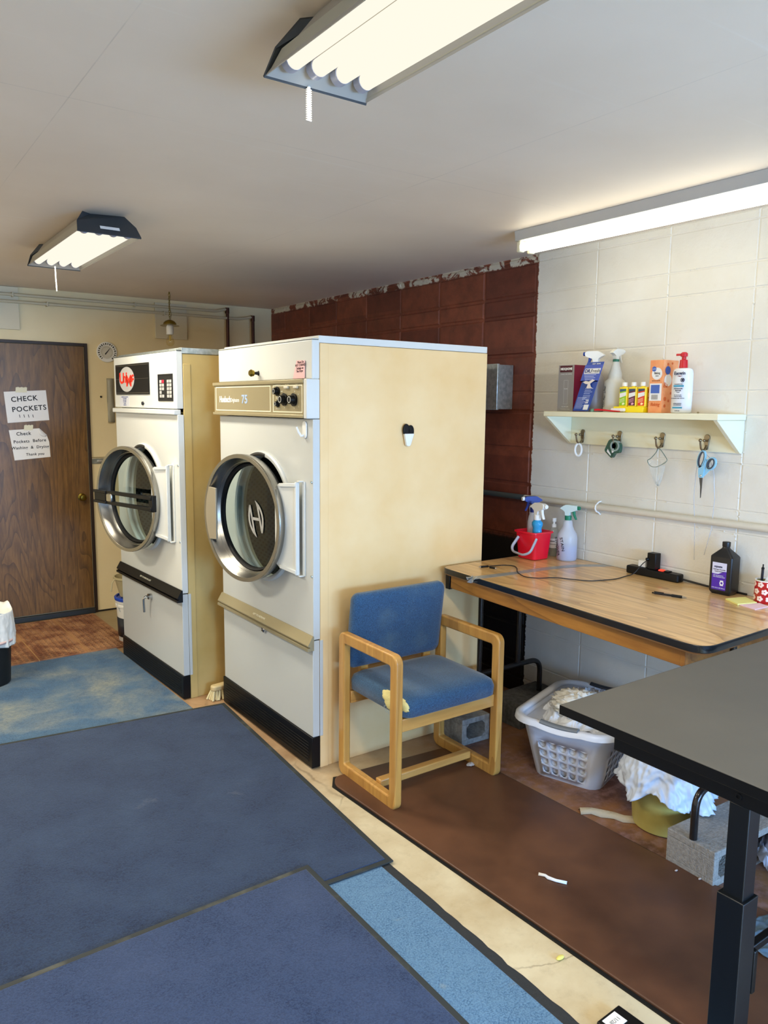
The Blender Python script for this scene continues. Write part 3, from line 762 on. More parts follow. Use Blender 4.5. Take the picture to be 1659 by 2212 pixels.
# ------------------------------------------------------------------ right wall: pipe, switch box
gp = thing('wall_pipe', 'long horizontal pipe along the block wall above the wooden table', 'pipe', (XW-.024, 2.4, 1.128))
obj('painted_run', MB().cyl((0, .585, -.002), (0, -3.9, .045), .0155, n=20), mat('pipe_cream', '#cfcabb', .45), gp)
obj('bare_run', MB().cyl((0, 3.55, -.028), (0, .585, -.002), .0155, n=20), mat('bare_grey_pipe', '#5f6b6d', .35, .5), gp, label='unpainted grey stretch of pipe')
for yy in (.09, -1.6):
    obj('pipe_strap', MB().tube([(.024, yy, .030), (.006, yy, .026), (-.014, yy, .010), (-.017, yy, -.004), (-.008, yy, -.018), (.008, yy, -.024), (.024, yy, -.036)], .004, 8), white_plastic, gp)
eb = thing('electrical_box', 'grey metal electrical box on the brown block wall behind the cream dryer side', 'electrical box', (XW-.001, 3.31, 1.722))
obj('box_body', MB().box(-.11, 0, -.18, .18, -.12, .12), galv, eb, bevel=.002)
obj('box_cover', MB().box(-.128, -.111, -.19, .19, -.124, .124), galv, eb, bevel=.003)

# ------------------------------------------------------------------ shelf with hooks
shelf_m = mat('cream_shelf_paint', '#e7e3c6', .42)
SX = 2.85
SH = thing('wall_shelf', 'cream wall shelf with four coat hooks below, on the white block wall', 'shelf', (XW-.001, 2.24, 1.572))
obj('shelf_board', MB().box(SX-XW, 0, -.472, .462, 0, .0245), shelf_m, SH, bevel=.002)
obj('back_board', MB().box(-.019, 0, -.452, .442, -.137, -.0005), shelf_m, SH, bevel=.002)
for y in (-.4665, .4425):
    br_ = MB(Matrix(((1, 0, 0, 0), (0, 0, 1, 0), (0, 1, 0, 0), (0, 0, 0, 1)))).prism([(SX-XW+.004, -.0005), (0, -.0005), (0, -.138), (-.016, -.138)], y, y+.018)
    obj('bracket', br_, shelf_m, SH, bevel=.0015)
for y in (2.604, 2.379, 2.144, 1.924):
    hk = MB(); yy = y-2.24
    fr = Matrix(((0, 0, -1, -.019), (-1, 0, 0, yy), (0, 1, 0, -.097), (0, 0, 0, 1)))
    pl = [(.0135*math.cos(t), .020+.0135*math.sin(t)) for t in [PI*i/10 for i in range(11)]]+[(-.007, -.030), (0, -.034), (.007, -.030)]
    hk.prism(pl, 0, .005, fr)
    H = obj('coat_hook', hk, nickel, SH, bevel=.0015)
    obj('hook_arm', MB().tube([(-.023, yy, -.112), (-.034, yy, -.128), (-.050, yy, -.132), (-.062, yy, -.122), (-.068, yy, -.104), (-.070, yy, -.093)], [.0055, .0055, .005, .0045, .004, .004], 10).ball((-.0705, yy, -.088), .0075, 12), nickel, H)
    obj('hook_knob', MB().cyl((-.023, yy, -.090), (-.040, yy, -.089), .0045, n=10).ball((-.043, yy, -.089), .0065, 10), nickel, H)
ZS = 1.5972

# hook contents (each hangs from the hook arm at x = XW-.05.., z about 1.44)
HX = XW-.051
ring = obj('ring', MB(rotm(0, 0, 20)).tube([(.0, .017*math.sin(t), -.028+.030*math.cos(t)) for t in [2*PI*i/24 for i in range(24)]], .0055, 10, closed=True), white_plastic, loc=(HX, 2.604, 1.436))
tag(ring, 'small white plastic ring hanging from the shelf hook under the grey box', 'ring')
td = thing('tape_cutter', 'green plastic tape cutter hanging from a shelf hook', 'tape cutter', (HX-.006, 2.372, 1.44))
green = mat('dark_green_plastic', '#0d4a3d', .25, coat=.3)
fr = face_frame((0, 0, 0), '-x') @ rotm(0, 0, 8)
ou = round_poly([(.012, .022), (.032, .006), (.030, -.020), (.022, -.040), (.000, -.034), (-.022, -.060), (-.062, -.018), (-.030, .030), (-.006, .034)], .010)
inn = [(-.004+.013*math.cos(2*PI*i/len(ou)+.6), -.002+.013*math.sin(2*PI*i/len(ou)+.6)) for i in range(len(ou))]
obj('cutter_body', MB(fr).frame(ou, inn, -.008, .010), green, td, bevel=.002)
obj('tape_roll', MB(fr).lathe([(.026, -.006), (.026, .013), (.018, .013), (.018, -.006)], 28, T(.003, -.002, 0), cap=False), clear_plastic('clear_tape', '#bcd0c8', .5, .15), td)
sl = MB(fr); sl.prism([(-.046, -.024), (-.040, -.012), (-.024, -.040), (-.026, -.046)], .010, .011); sl.prism([(-.018, -.022), (-.006, -.012), (-.006, -.030), (-.016, -.034)], .010, .011)
obj('printed_patch', sl, paper_white, td, smooth=0)
sn = MB(fr)
for q in range(5): sn.prism([(-.060+q*.008, -.022-q*.0085), (-.054+q*.008, -.026-q*.0085), (-.061+q*.008, -.031-q*.0085)], .001, .003)
obj('cutting_teeth', sn, chrome, td, smooth=0)

gg = thing('goggle_bag', 'clear plastic pouch with a drawn opening hanging from a shelf hook', 'plastic pouch', (HX, 2.144, 1.437))
clear_film = clear_plastic('clear_film', '#dfe6e2', .22, .1)
lp = [(0, .0, .0), (.004, .012, -.018), (0, .034, -.045), (0, .052, -.058), (0, .034, -.080), (-.006, .0, -.082), (-.004, -.030, -.068), (0, -.050, -.050), (.002, -.036, -.030), (.002, -.012, -.004)]
def smoothloop(P, k=4):
    n = len(P); out = []
    for i in range(n):
        p0, p1, p2, p3 = [Vector(P[(i+j-1) % n]) for j in range(4)]
        for q in range(k):
            t = q/k; out.append(.5*((2*p1)+(-p0+p2)*t+(2*p0-5*p1+4*p2-p3)*t*t+(-p0+3*p1-3*p2+p3)*t**3))
    return out
obj('opening_edge', MB().tube(smoothloop(lp), .0018, 8, closed=True), clear_plastic('greenish_edge', '#6f8276', .85, .2), gg)
def pouch(u, v):
    a = 2*PI*u; w = (1-v)**.7; z = -.062-.105*v
    return (.014*math.sin(a)*w-.002, .046*math.cos(a)*w-.012*v+.004*math.sin(7*a+6*v)*(.3+v), z+.012*math.sin(3*a)*(1-v))
obj('film_bag', MB().grid(28, 10, pouch, wrap=True), clear_film, gg, smooth=180)

sc = thing('scissors', 'light blue handled scissors hanging point down from a shelf hook', 'scissors', (HX-.004, 1.918, 1.437))
fr = face_frame((0, 0, 0), '-x')
pale_blue = mat('pale_blue_plastic', '#8fc6e0', .35); grip = mat('slate_grip', '#3a4552', .5)
def ovl(cx, cz, a, b, rot, n=28): return [(cx+a*math.cos(t)*math.cos(rot)-b*math.sin(t)*math.sin(rot), cz+a*math.cos(t)*math.sin(rot)+b*math.sin(t)*math.cos(rot)) for t in [2*PI*i/n for i in range(n)]]
h1 = MB(fr); h1.frame(ovl(-.004, -.032, .018, .038, rad(-12)), ovl(-.004, -.032, .0135, .033, rad(-12)), -.004, .006)
h1.prism(round_poly([(-.012, -.062), (.006, -.060), (.020, -.030), (.012, -.085), (.008, -.112), (-.010, -.112), (-.014, -.085)], .004), -.004, .006)
obj('long_handle', h1, pale_blue, sc, bevel=.0015)
h2 = MB(fr); h2.frame(ovl(.040, -.050, .022, .030, rad(-25)), ovl(.040, -.050, .0165, .0245, rad(-25)), -.007, .003)
h2.prism(round_poly([(.020, -.066), (.058, -.064), (.030, -.082), (.008, -.108), (-.004, -.100)], .006), -.007, .001)
obj('round_handle', h2, pale_blue, sc, bevel=.0015)
obj('finger_grip', MB(fr).frame(ovl(-.004, -.032, .0138, .0333, rad(-12)), ovl(-.004, -.032, .0105, .030, rad(-12)), -.0045, .0068), grip, sc)
obj('finger_grip', MB(fr).frame(ovl(.040, -.050, .0168, .0248, rad(-25)), ovl(.040, -.050, .011, .019, rad(-25)), -.0075, .0045), grip, sc)
obj('blades', MB(fr).prism([(-.010, -.108), (.005, -.108), (.0045, -.15), (.0028, -.196), (.001, -.200), (-.002, -.150)], -.002, .002), mat('dark_blade', '#5a5c60', .25, .9), sc)
obj('pivot', MB(fr @ T(-.001, -.103, .006)).lathe([(.0045, 0), (.0035, .0015), (0, .0015)], 14), chrome, sc)
cl_ = obj('cord_loop', MB().tube([(0.004, .0, .0), (.006, .022, -.025), (.010, .032, -.10), (.018, .040, -.20), (.030, .034, -.33), (.036, .030, -.48)], .0016, 6), clear_plastic('clear_cord', '#c9cfd6', .5, .2), loc=(HX, 1.922, 1.437), smooth=60)
tag(cl_, 'longer half of a thin clear cord hanging from the scissors hook, by the power strip', 'cord')
cl2 = obj('cord_loop', MB().tube([(0.004, .0, .0), (.006, -.030, -.025), (.010, -.052, -.09), (.018, -.058, -.20), (.030, -.046, -.33), (.036, -.016, -.45)], .0016, 6), clear_plastic('clear_cord2', '#c9cfd6', .5, .2), loc=(HX, 1.922, 1.437), smooth=60)
tag(cl2, 'shorter half of a thin clear cord hanging from the scissors hook, by the black bottle', 'cord')

# ------------------------------------------------------------------ bottles
def spray_head(P, z, col, trig, collar, s=1., direction=0.):
    """trigger sprayer; nozzle towards +x of a local frame turned by direction"""
    R = T(0, 0, z) @ rotm(0, 0, direction) @ Matrix.Scale(s, 4)
    F = R @ Matrix(((1, 0, 0, 0), (0, 0, -1, 0), (0, 1, 0, 0), (0, 0, 0, 1)))
    obj('collar', MB(R).lathe([(.0155, -.006), (.0165, 0), (.0165, .016), (.013, .018), (0, .018)], 20), collar, P)
    body = [(-.012, .018), (.010, .018), (.012, .034), (.045, .046), (.050, .052), (.050, .064), (.040, .069), (-.010, .070), (-.036, .055), (-.040, .048), (-.030, .046), (-.014, .036)]
    hd = obj('spray_head', MB(F).prism(round_poly(body, .004), -.0115, .0115), col, P, bevel=.003)
    obj('nozzle', MB(R).cyl((.047, 0, .058), (.060, 0, .058), .009, n=14), trig if col is not trig else white_plastic, P)
    obj('trigger', MB(F).prism(round_poly([(.020, .040), (.034, .044), (.036, .026), (.046, .002), (.040, .000), (.028, .020)], .003), -.006, .006), trig, P, bevel=.002)
def bottle(name, label, loc, prof, m, rz=0, sx=1., sy=1., cat='bottle', n=28, liquid=None, group=None):
    B = thing(name, label, cat, loc, rz, group)
    obj('bottle_body', MB().lathe(prof, n, sx=sx, sy=sy), m, B, smooth=50)
    if liquid: obj('liquid', MB().lathe(liquid[0], n, sx=sx, sy=sy), liquid[1], B)
    return B
frost = clear_plastic('frosted_plastic', '#d9dde4', .55, .35)
frost2 = clear_plastic('milky_plastic', '#dcdcd2', .72, .4)

# -- on the shelf
bx = thing('product_box', 'tall grey and burgundy cardboard box at the far end of the shelf', 'box', (2.902, 2.612, ZS))
obj('carton', MB().box(.0, .098, -.049, .049, 0, .222), mat('burgundy_card', '#7b0b28', .45), bx, bevel=.001)
obj('front_print', MB().box(-.0008, 0, -.049, .049, 0, .222), mat('grey_card', '#8f8b88', .5), bx, smooth=0)
obj('title_patch', MB().box(-.0014, -.0008, -.038, .040, .188, .219), mat('dark_maroon', '#4b1020', .5), bx, smooth=0)
text('MEOQHOME', .0155, face_frame((-.0018, 0, .203), '-x'), white_plastic, bx, sx=.82, bold=.0006)
text('CERAMIC HAIR TRIMMER', .008, face_frame((-.0012, 0, .178), '-x'), mat('pale_print', '#c9c6c2', .6), bx, sx=.8)
text('VOLUME', .006, face_frame((-.0012, 0, .108), '-x'), mat('pale_print', '#c9c6c2', .6), bx)
text('SALON LINE', .008, face_frame((-.0012, 0, .022), '-x'), mat('pale_print', '#c9c6c2', .6), bx)
text('PROFESSIONAL STYLING', .007, face_frame((-.0012, 0, .010), '-x'), mat('pale_print', '#c9c6c2', .6), bx, sx=.8)
obj('printed_outline', MB(face_frame((-.0009, 0, 0), '-x')).frame([(-.012, .035), (.014, .035), (.014, .150), (-.012, .150)], [(-.0112, .0358), (.0132, .0358), (.0132, .1492), (-.0112, .1492)], 0, .0003), mat('pale_print', '#c9c6c2', .6), bx, smooth=0)

pk = thing('product_card', 'blue toothbrush card slanting against the burgundy box, torn across the middle', 'package', (2.872, 2.490, ZS+.003))
sh = Matrix(((1, 0, 0, 0), (0, 1, 0, 0), (0, 0, 1, 0), (0, 0, 0, 1))) @ face_frame((0, 0, 0), '-x')
blue_card = mat('blue_card', '#21479a', .4); 
SK = .36
def skew(p): return (p[0]+SK*p[1], p[1])
def cpatch(mb, x0, x1, z0, z1, d0, d1): mb.prism([skew((x0, z0)), skew((x1, z0)), skew((x1, z1)), skew((x0, z1))], d0, d1, sh); return mb
obj('card', cpatch(MB(), -.046, .046, 0, .225, -.003, 0), blue_card, pk, smooth=0)
obj('folded_flap', cpatch(cpatch(MB(), -.052, .050, .136, .212, .004, .006), -.052, .050, .136, .140, .0, .006), mat('violet_blue_card', '#3f55ae', .45), pk, smooth=0)
obj('white_panel', cpatch(MB(), -.044, .046, .172, .196, .0062, .0068), paper_white, pk, smooth=0)
tw = mat('card_print', '#c7d2ec', .6)
pr_ = MB()
for q in range(4): cpatch(pr_, -.040+.004*q, .030-.01*(q % 2), .166-q*.007, .168-q*.007, .0062, .0066)
for q in range(4): cpatch(pr_, -.012, .034-.01*(q % 2), .104-q*.008, .106-q*.008, .0, .0005)
for q in range(4): cpatch(pr_, -.012, .030, .072-q*.006, .0735-q*.006, .0, .0005)
for q in range(9): cpatch(pr_, -.040, .012-.006*(q % 3), .062-q*.0062, .0635-q*.0062, .0, .0005)
obj('printed_lines', pr_, tw, pk, smooth=0)
cpx = MB(); cpatch(cpx, .012, .040, .006, .030, .0, .0006); cpatch(cpx, .012, .030, .036, .052, 0, .0006)
obj('barcode_patch', cpx, paper_white, pk, smooth=0)
tt = MB()
tt.prism([skew(p) for p in [(-.034, .134), (-.02, .140), (.0, .136), (.02, .146), (.034, .142), (.02, .132), (.012, .126), (.022, .112), (.034, .106), (.008, .104), (-.002, .108), (.0, .124), (-.016, .126)]], .006, .0075, sh)
obj('torn_paper', tt, mat('torn_paper', '#e4d8cc', .8), pk, smooth=0)
text('DR.', .022, sh @ T(skew((-.026, .184))[0], .184, .0070), mat('navy_print', '#1e2f74', .5), pk, shear=.3, bold=.0008)
text('Fresh', .024, sh @ T(skew((.018, .184))[0], .184, .0070), ink, pk, shear=.25)
text('FIRM  FIRME', .009, sh @ T(skew((.006, .216))[0], .216, .0005), white_plastic, pk, shear=.36)
text('8+', .016, sh @ T(skew((.021, .044))[0], .044, .0010), blue_card, pk)

b1 = bottle('spray_bottle', 'spray bottle with white head and blue trigger on the shelf behind the blue card', (2.965, 2.487, ZS), [(.040, 0), (.042, .005), (.042, .140), (.036, .165), (.019, .19), (.0135, .205), (.0135, .215)], mat('violet_grey_bottle', '#98959c', .4), -90)
spray_head(b1, .212, white_plastic, mat('royal_blue', '#173f95', .35), mat('royal_blue', '#173f95', .35), 1.05, 198)
obj('label_sheet', MB().lathe([(.0425, .03), (.0425, .10)], 12, a0=rad(120), a1=rad(200), cap=False), paper_white, b1)
b2 = bottle('spray_bottle', 'milky spray bottle with white head and handwriting on the shelf beside the yellow bottles', (2.962, 2.368, ZS), [(.046, 0), (.049, .005), (.049, .125), (.045, .142), (.030, .155), (.030, .175), (.021, .205), (.016, .225), (.0145, .232)], frost2)
spray_head(b2, .226, mat('ivory_plastic', '#e1dfd2', .4), mat('ivory_plastic', '#e1dfd2', .4), mat('dark_green_collar', '#1d6a51', .4), .9, 0)
text('TFH Hair Lifter', .016, face_frame((-.0495, .018, .070), '-x') @ rotm(0, 0, 88), ink, b2, name='handwriting')

caddy_y = mat('bright_yellow_plastic', '#f3dc10', .35)
ybm = mat('yellow_bottle', '#f0d420', .35)
tray = obj('display_tray', MB().box(-.035, .035, -.075, .085, 0, .024).box(-.0385, -.0351, -.075, .085, 0, .026), caddy_y, loc=(2.925, 2.225, ZS), bevel=.002)
tag(tray, 'bright yellow tray carrying the small capped bottles on the shelf', 'tray')
def small_bottle(loc, cols, label):
    B = thing('dropper_bottle', label, 'bottle', loc, 0, 'small yellow bottles with white caps in the tray')
    obj('bottle_body', MB().prism(rrect(-.011, .011, -.0225, .0225, .006), 0, .088), ybm, B, bevel=.003)
    obj('shoulder', MB().lathe([(.010, .0865), (.009, .092)], 16), ybm, B)
    obj('cap', MB().lathe([(.0125, .0922), (.0122, .109), (0, .109)], 18), mat('cap_ivory', '#e8e3d3', .45), B)
    F = face_frame((-.0112, 0, 0), '-x')
    L_ = obj('front_label', MB(F).box(-.017, .017, .006, .080, 0, .0004), mat('lab'+cols[0], cols[0], .5), B, smooth=0)
    obj('label_band', MB(F).prism([(-.017, .040), (.017, .050), (.017, .066), (-.017, .060)], .0004, .0007), paper_white, L_, smooth=0)
    obj('label_top', MB(F).prism([(-.017, .066), (.017, .072), (.017, .080), (-.017, .080)], .0004, .0007), mat('lab'+cols[1], cols[1], .5), L_, smooth=0)
    s_ = MB(F)
    for q in range(3): s_.prism([(-.016, .030-q*.006), (.010, .038-q*.006), (.010, .040-q*.006), (-.016, .032-q*.006)], .0004, .0007)
    s_.prism([(.0, .008), (.008, .010), (.012, .016), (.004, .020), (-.003, .015)], .0004, .0008)
    obj('label_print', s_, mat('lab'+cols[2], cols[2], .5), L_, smooth=0)
for i, (dx, dy, cols, lb) in enumerate((( -.012, .050, ('#8fc21e', '#2c5a72', '#e7efc0'), 'lime labelled small yellow bottle in the tray'),
        ( .014, .072, ('#1d7f7d', '#2c5a72', '#d5ecea'), 'teal labelled small yellow bottle half hidden behind the lime one'),
        ( -.012, -.002, ('#5a1836', '#2a3c58', '#e8a9c0'), 'dark purple labelled small yellow bottle in the tray'),
        ( .014, .018, ('#2f4a1e', '#2a3c58', '#f0f0e0'), 'back row small yellow bottle just behind the purple labelled one'),
        ( -.012, -.054, ('#d8391c', '#2a3c58', '#ffe2b0'), 'red labelled small yellow bottle in the tray'),
        ( .014, -.076, ('#2a3c30', '#2a3c58', '#f0f0e0'), 'back row small yellow bottle touching the orange box'))):
    small_bottle((2.925+dx, 2.225+dy*.95, ZS+.0245), cols, lb)

tbh = thing('toothbrush', 'red and white toothbrush lying along the shelf edge', 'toothbrush', (2.868, 2.33, ZS+.006))
obj('red_handle', MB().tube([(0, .070, .003), (0, .05, .004), (.001, .02, .003), (.001, -.03, -.001), (.001, -.07, -.002)], [.006, .0075, .006, .005, .003], 10, flat=.7), red_plastic, tbh)
obj('white_head', MB().box(.006, .018, -.09, -.015, -.003, .012), white_plastic, tbh, bevel=.003)
tc = obj('bottle_cap', MB().lathe([(.009, 0), (.008, .014), (0, .014)], 14), mat('mint_cap', '#7fb3a4', .4), loc=(2.90, 2.443, ZS)); tag(tc, 'tiny mint green cap standing beside the foot of the blue card', 'cap')
pb_ = obj('pebble', MB().ball((0, 0, .004), .005, 8, sz=.8), mat('grit', '#8f8468', .8), loc=(2.90, 1.89, ZS)); tag(pb_, 'tiny brown crumb on the empty end of the shelf', 'crumb')

og = mat('orange_card', '#e5905a', .55, col2='#eda36d', vscale=24)
ob = thing('baking_soda_box', 'tall orange patterned baking soda box on the shelf behind the white lotion bottle', 'box', (2.905, 2.104, ZS))
obj('carton', MB().box(0, .105, -.034, .034, 0, .226), og, ob, bevel=.001)
F = face_frame((-.0005, 0, 0), '-x')
obj('white_panel', MB(F).lathe([(.026, 0), (.026, .0005), (0, .0005)], 32, T(.003, .168, 0)).box(-.030, .030, .052, .126, 0, .0005), paper_white, ob, smooth=0)
obj('blue_panel', MB(F).box(-.024, .020, .084, .120, .0006, .001).lathe([(.011, .0006), (.011, .001), (0, .001)], 20, T(-.012, .188, 0)), mat('label_blue', '#3b5fb0', .5), ob, smooth=0)
bc = MB(F)
for q in range(9): bc.box(-.018+q*.0035, -.0165+q*.0035-(q % 2)*.0006, .057, .078, .0006, .001)
obj('barcode', bc, ink, ob, smooth=0)
text('Baking', .014, F @ T(.004, .170, .0008), ink, ob, sx=.8); text('SODA', .006, F @ T(.004, .158, .0008), ink, ob)
text('Great Value', .004, F @ T(-.012, .188, .0014), white_plastic, ob)
text('Baking', .021, F @ T(0, .036, .0006), mat('orange_print', '#cf5f22', .5), ob, shear=.3, sx=.85)
text('arm & care essentials', .006, F @ T(0, .138, .0006), mat('brown_print', '#8a4a22', .5), ob, sx=.8)
F2 = face_frame((0, -.0345, 0), '-y')
text('Ba', .030, F2 @ T(.018, .118, .0006), mat('orange_print', '#cf5f22', .5), ob, shear=.2)
obj('side_disc', MB(F2).lathe([(.026, 0), (.026, .0004), (0, .0004)], 32, T(.034, .140, 0)), paper_white, ob, smooth=0)
obj('side_badge', MB(F2).lathe([(.018, .0005), (.018, .0009), (0, .0009)], 28, T(.030, .182, 0)), mat('badge_blue', '#2b4fa8', .5), ob, smooth=0)
bl_ = MB(F2)
for (x, z, r) in ((.02, .06, .009), (.045, .052, .006), (.02, .030, .007), (.06, .085, .006), (.03, .208, .006), (.06, .212, .005)): bl_.lathe([(r, .0), (r, .0005), (0, .0005)], 12, T(x, z, 0))
obj('side_pattern', bl_, mat('orange_print', '#cf5f22', .5), ob, smooth=0)

eu = thing('lotion_bottle', 'white lotion pump bottle with red pump at the near end of the shelf row', 'bottle', (2.925, 1.988, ZS))
wb_ = mat('pearl_bottle', '#dfe3ea', .25, coat=.3)
obj('bottle_body', MB().lathe([(.040, 0), (.046, .004), (.047, .09), (.046, .165), (.043, .180), (.034, .187), (.014, .189)], 36, sx=.62), wb_, eu, smooth=60)
red_pump = mat('pump_red', '#c20a1c', .28)
obj('pump_collar', MB().lathe([(.0175, .189), (.0155, .222), (.009, .224), (.009, .236)], 24), red_pump, eu)
obj('pump_head', MB().lathe([(.0145, .236), (.0145, .249), (.009, .254), (0, .255)], 22).prism(round_poly([(-.006, -.006), (-.006, .006), (.030, .004), (.036, -.001), (.030, -.005)], .002), .240, .249, rotm(0, 0, 100)), red_pump, eu, bevel=.001)
F = face_frame((-.0293, -.004, 0), '-x')
navy_t = mat('navy_print2', '#1c2a52', .5)
text('Eucerin', .019, F @ T(0, .166, .0), navy_t, eu, sx=.95, bold=.0004)
obj('chevron', MB(F).prism([(-.013, .156), (.013, .156), (0, .152)], -.002, .0004), mat('plum_print', '#6b1a34', .5), eu, smooth=0)
tq = mat('teal_print', '#2f93b4', .5)
obj('teal_band', MB(F).box(-.026, .020, .110, .117, -.004, .0004).box(-.026, .018, .020, .026, -.004, .0004), tq, eu, smooth=0)
obj('round_seal', MB(F).lathe([(.0085, -.004), (.0085, .0004), (.0075, .0004), (.0075, -.004)], 20, T(.014, .138, 0), cap=False).ribbon([(.0105, .143), (.0175, .133)], .002, -.004, .0004).ribbon([(.0175, .143), (.0105, .133)], .002, -.004, .0004), navy_t, eu, smooth=0)
for s_, sz, z in (('FRAGRANCE FREE', .005, .121), ('ADVANCED', .008, .102), ('REPAIR', .009, .094), ('lotion', .006, .087), ('For very dry skin', .005, .076), ('Moisturizes all day', .005, .070), ('FRAGRANCE FREE  DYE FREE', .005, .062), ('DERMATOLOGIST', .005, .040), ('RECOMMENDED', .005, .034), ('16.9 FL OZ', .005, .010)):
    text(s_, sz, F @ T(-.003, z, 0), navy_t, eu)

# ------------------------------------------------------------------ wooden folding table
ZT = .848
oak = wood('oak_laminate', '#deb87f', '#c59b64', '#8f6a42', 'y', 12, 45, .3, .09, coat=.35)
TB = thing('folding_table', 'oak topped folding table with black edge against the white block wall', 'table', (2.68, 2.1, 0))
ox, oy = 2.68, 2.1
TP = [(2.243, 1.385), (3.046, 1.405), (3.046, 2.832), (2.325, 2.832)]
lp_ = [(x-ox, y-oy) for x, y in TP]
obj('tabletop', MB().prism(round_poly(lp_, [.075, .02, .02, .055], 8), ZT-.024, ZT), oak, TB, smooth=0)
def offset_loop(P, d):
    n = len(P); o = []
    for i in range(n):
        a, b, c = Vector(P[i-1]), Vector(P[i]), Vector(P[(i+1) % n])
        n1 = (b-a); n1 = Vector((n1.y, -n1.x)).normalized(); n2 = (c-b); n2 = Vector((n2.y, -n2.x)).normalized()
        k = (n1+n2); o.append(tuple(b+k*(d/max(.3, 1+n1.dot(n2)))))
    return o
rp = round_poly(lp_, [.075, .02, .02, .055], 8)
obj('edge_band', MB().frame(offset_loop(rp, .004), rp, ZT-.026, ZT+.0005), mat('black_edge_band', '#0c1015', .3, coat=.3), TB, bevel=.0018)
obj('underside_board', MB().prism(offset_loop(rp, -.006), ZT-.034, ZT-.0265), mat('particle_board', '#9a7048', .7), TB, smooth=0)
pine = wood('pine_apron', '#b07a35', '#96642a', '#5c3716', 'y', 12, 40, .45, .1)
def apron(a, b, z0, z1, th=.02):
    a = Vector(a)-Vector((ox, oy)); b = Vector(b)-Vector((ox, oy)); d = (b-a).normalized(); n = Vector((-d.y, d.x))*th
    return MB().prism([tuple(a), tuple(b), tuple(b+n), tuple(a+n)], z0, z1)
obj('apron', apron((2.338, 2.775), (2.274, 1.47), .752, ZT-.0345), pine, TB, bevel=.002, label='knotty pine apron board')
obj('apron', apron((2.274, 1.47), (3.0, 1.47), .752, ZT-.0345), pine, TB, bevel=.002)
obj('corner_bracket', MB().box(2.335-ox, 2.37-ox, 2.78-oy, 2.81-oy, .745, ZT-.0345), black_paint, TB, bevel=.002)
tube_m = mat('dark_bronze_tube', '#2a2522', .25, .5, coat=.3)
def leg_set(yw, name='leg_frame'):
    y = yw-oy; G = obj(name, MB().tube(bend([(2.335-ox, y, .131), (2.335-ox, y, .305), (2.93-ox, y, .305), (2.93-ox, y, .131)], .07, 8), .0135, 14), tube_m, TB)
    for x in (2.50, 2.765):
        obj('leg', MB().cyl((x-ox, y, .305), (x-ox, y, ZT-.035), .0125, n=14), tube_m, G)
leg_set(2.735); leg_set(1.432)
tape_m = mat('duct_tape', '#8b8f90', .38, .25, col2='#a2a4a2', vscale=30, bump=.15, bscale=60)
tp = [(2.278, 2.566, .026), (2.40, 2.55, .024), (2.549, 2.537, .022), (2.73, 2.530, .024), (2.915, 2.493, .027), (3.04, 2.42, .028)]
m = MB(); A = []; Bv = []
for x, y, w_ in tp: A.append(m.v((x-ox, y-oy+w_, ZT+.0008))); Bv.append(m.v((x-ox, y-oy-w_, ZT+.0008)))
for i in range(len(tp)-1): m.f([A[i], Bv[i], Bv[i+1], A[i+1]])
obj('duct_tape_strip', m, tape_m, TB, smooth=0, solid=.0006, label='grey duct tape over the joint')
m = MB()
random.seed(3)
for q in range(7):
    c = Vector((2.276-ox+random.uniform(-.006, .008), 2.555-oy+random.uniform(-.02, .02), ZT-.008+random.uniform(-.006, .012)))
    a = Vector([random.uniform(-.016, .016) for _ in range(3)]); b = Vector([random.uniform(-.016, .016) for _ in range(3)])
    m.f([m.v(c+a), m.v(c+b), m.v(c-a*.6), m.v(c-b*.8)])
obj('crumpled_tape_end', m, tape_m, TB, smooth=0, solid=.001)

# ------------------------------------------------------------------ on the table
red_b = mat('bucket_red', '#e0102c', .3, coat=.2)
def sq_loft(mb, levels, r, n=6):
    rings = []
    for hx, hy, z in levels:
        rings.append([mb.v((p[0], p[1], z)) for p in rrect(-hx, hx, -hy, hy, r, n)])
    for a, b in zip(rings, rings[1:]):
        k = len(a)
        for i in range(k): mb.f([a[i], a[(i+1) % k], b[(i+1) % k], b[i]])
    return rings
BK = thing('bucket', 'small red square bucket with grey handle at the far end of the wooden table', 'bucket', (2.862, 2.750, ZT+.0007), 0)
m = MB(); rg_ = sq_loft(m, [(.050, .055, .004), (.046, .051, 0), (.046, .051, 0), (.052, .058, .004), (.062, .068, .128), (.069, .074, .130), (.069, .074, .138), (.062, .068, .138), (.060, .066, .13), (.050, .056, .006)], .018)
m.f(rg_[1][::-1]); m.f(rg_[-1])
obj('bucket_shell', m, red_b, BK, smooth=30); BK.scale = (1.04, 1.04, 1.04)
obj('bucket_handle', MB().tube(bend([(-.062, .040, .108), (-.096, .050, .060), (-.110, .030, .040), (-.118, -.050, .034), (-.102, -.080, .050), (-.060, -.078, .112)], .02), .0055, 10, flat=1.4), mat('handle_grey', '#a6a7ae', .45), BK)
w1 = bottle('spray_bottle', 'bright blue cleaner bottle with white sprayer standing inside the red bucket', (2.852, 2.718, ZT+.012), [(.023, 0), (.025, .004), (.027, .10), (.026, .135), (.024, .150), (.030, .165), (.030, .178), (.014, .195)], clear_plastic('cyan_liquid', '#2fa3dc', .85, .2), 0, .8, 1.)
spray_head(w1, .198, white_plastic, white_plastic, white_plastic, 1.15, 262)
w2 = bottle('spray_bottle', 'frosted bottle with deep blue sprayer standing at the back of the red bucket', (2.892, 2.786, ZT+.010), [(.027, 0), (.029, .004), (.029, .17), (.024, .20), (.014, .225)], frost)
deep = mat('deep_blue_plastic', '#12297e', .35)
spray_head(w2, .228, deep, deep, deep, 1.1, 160)
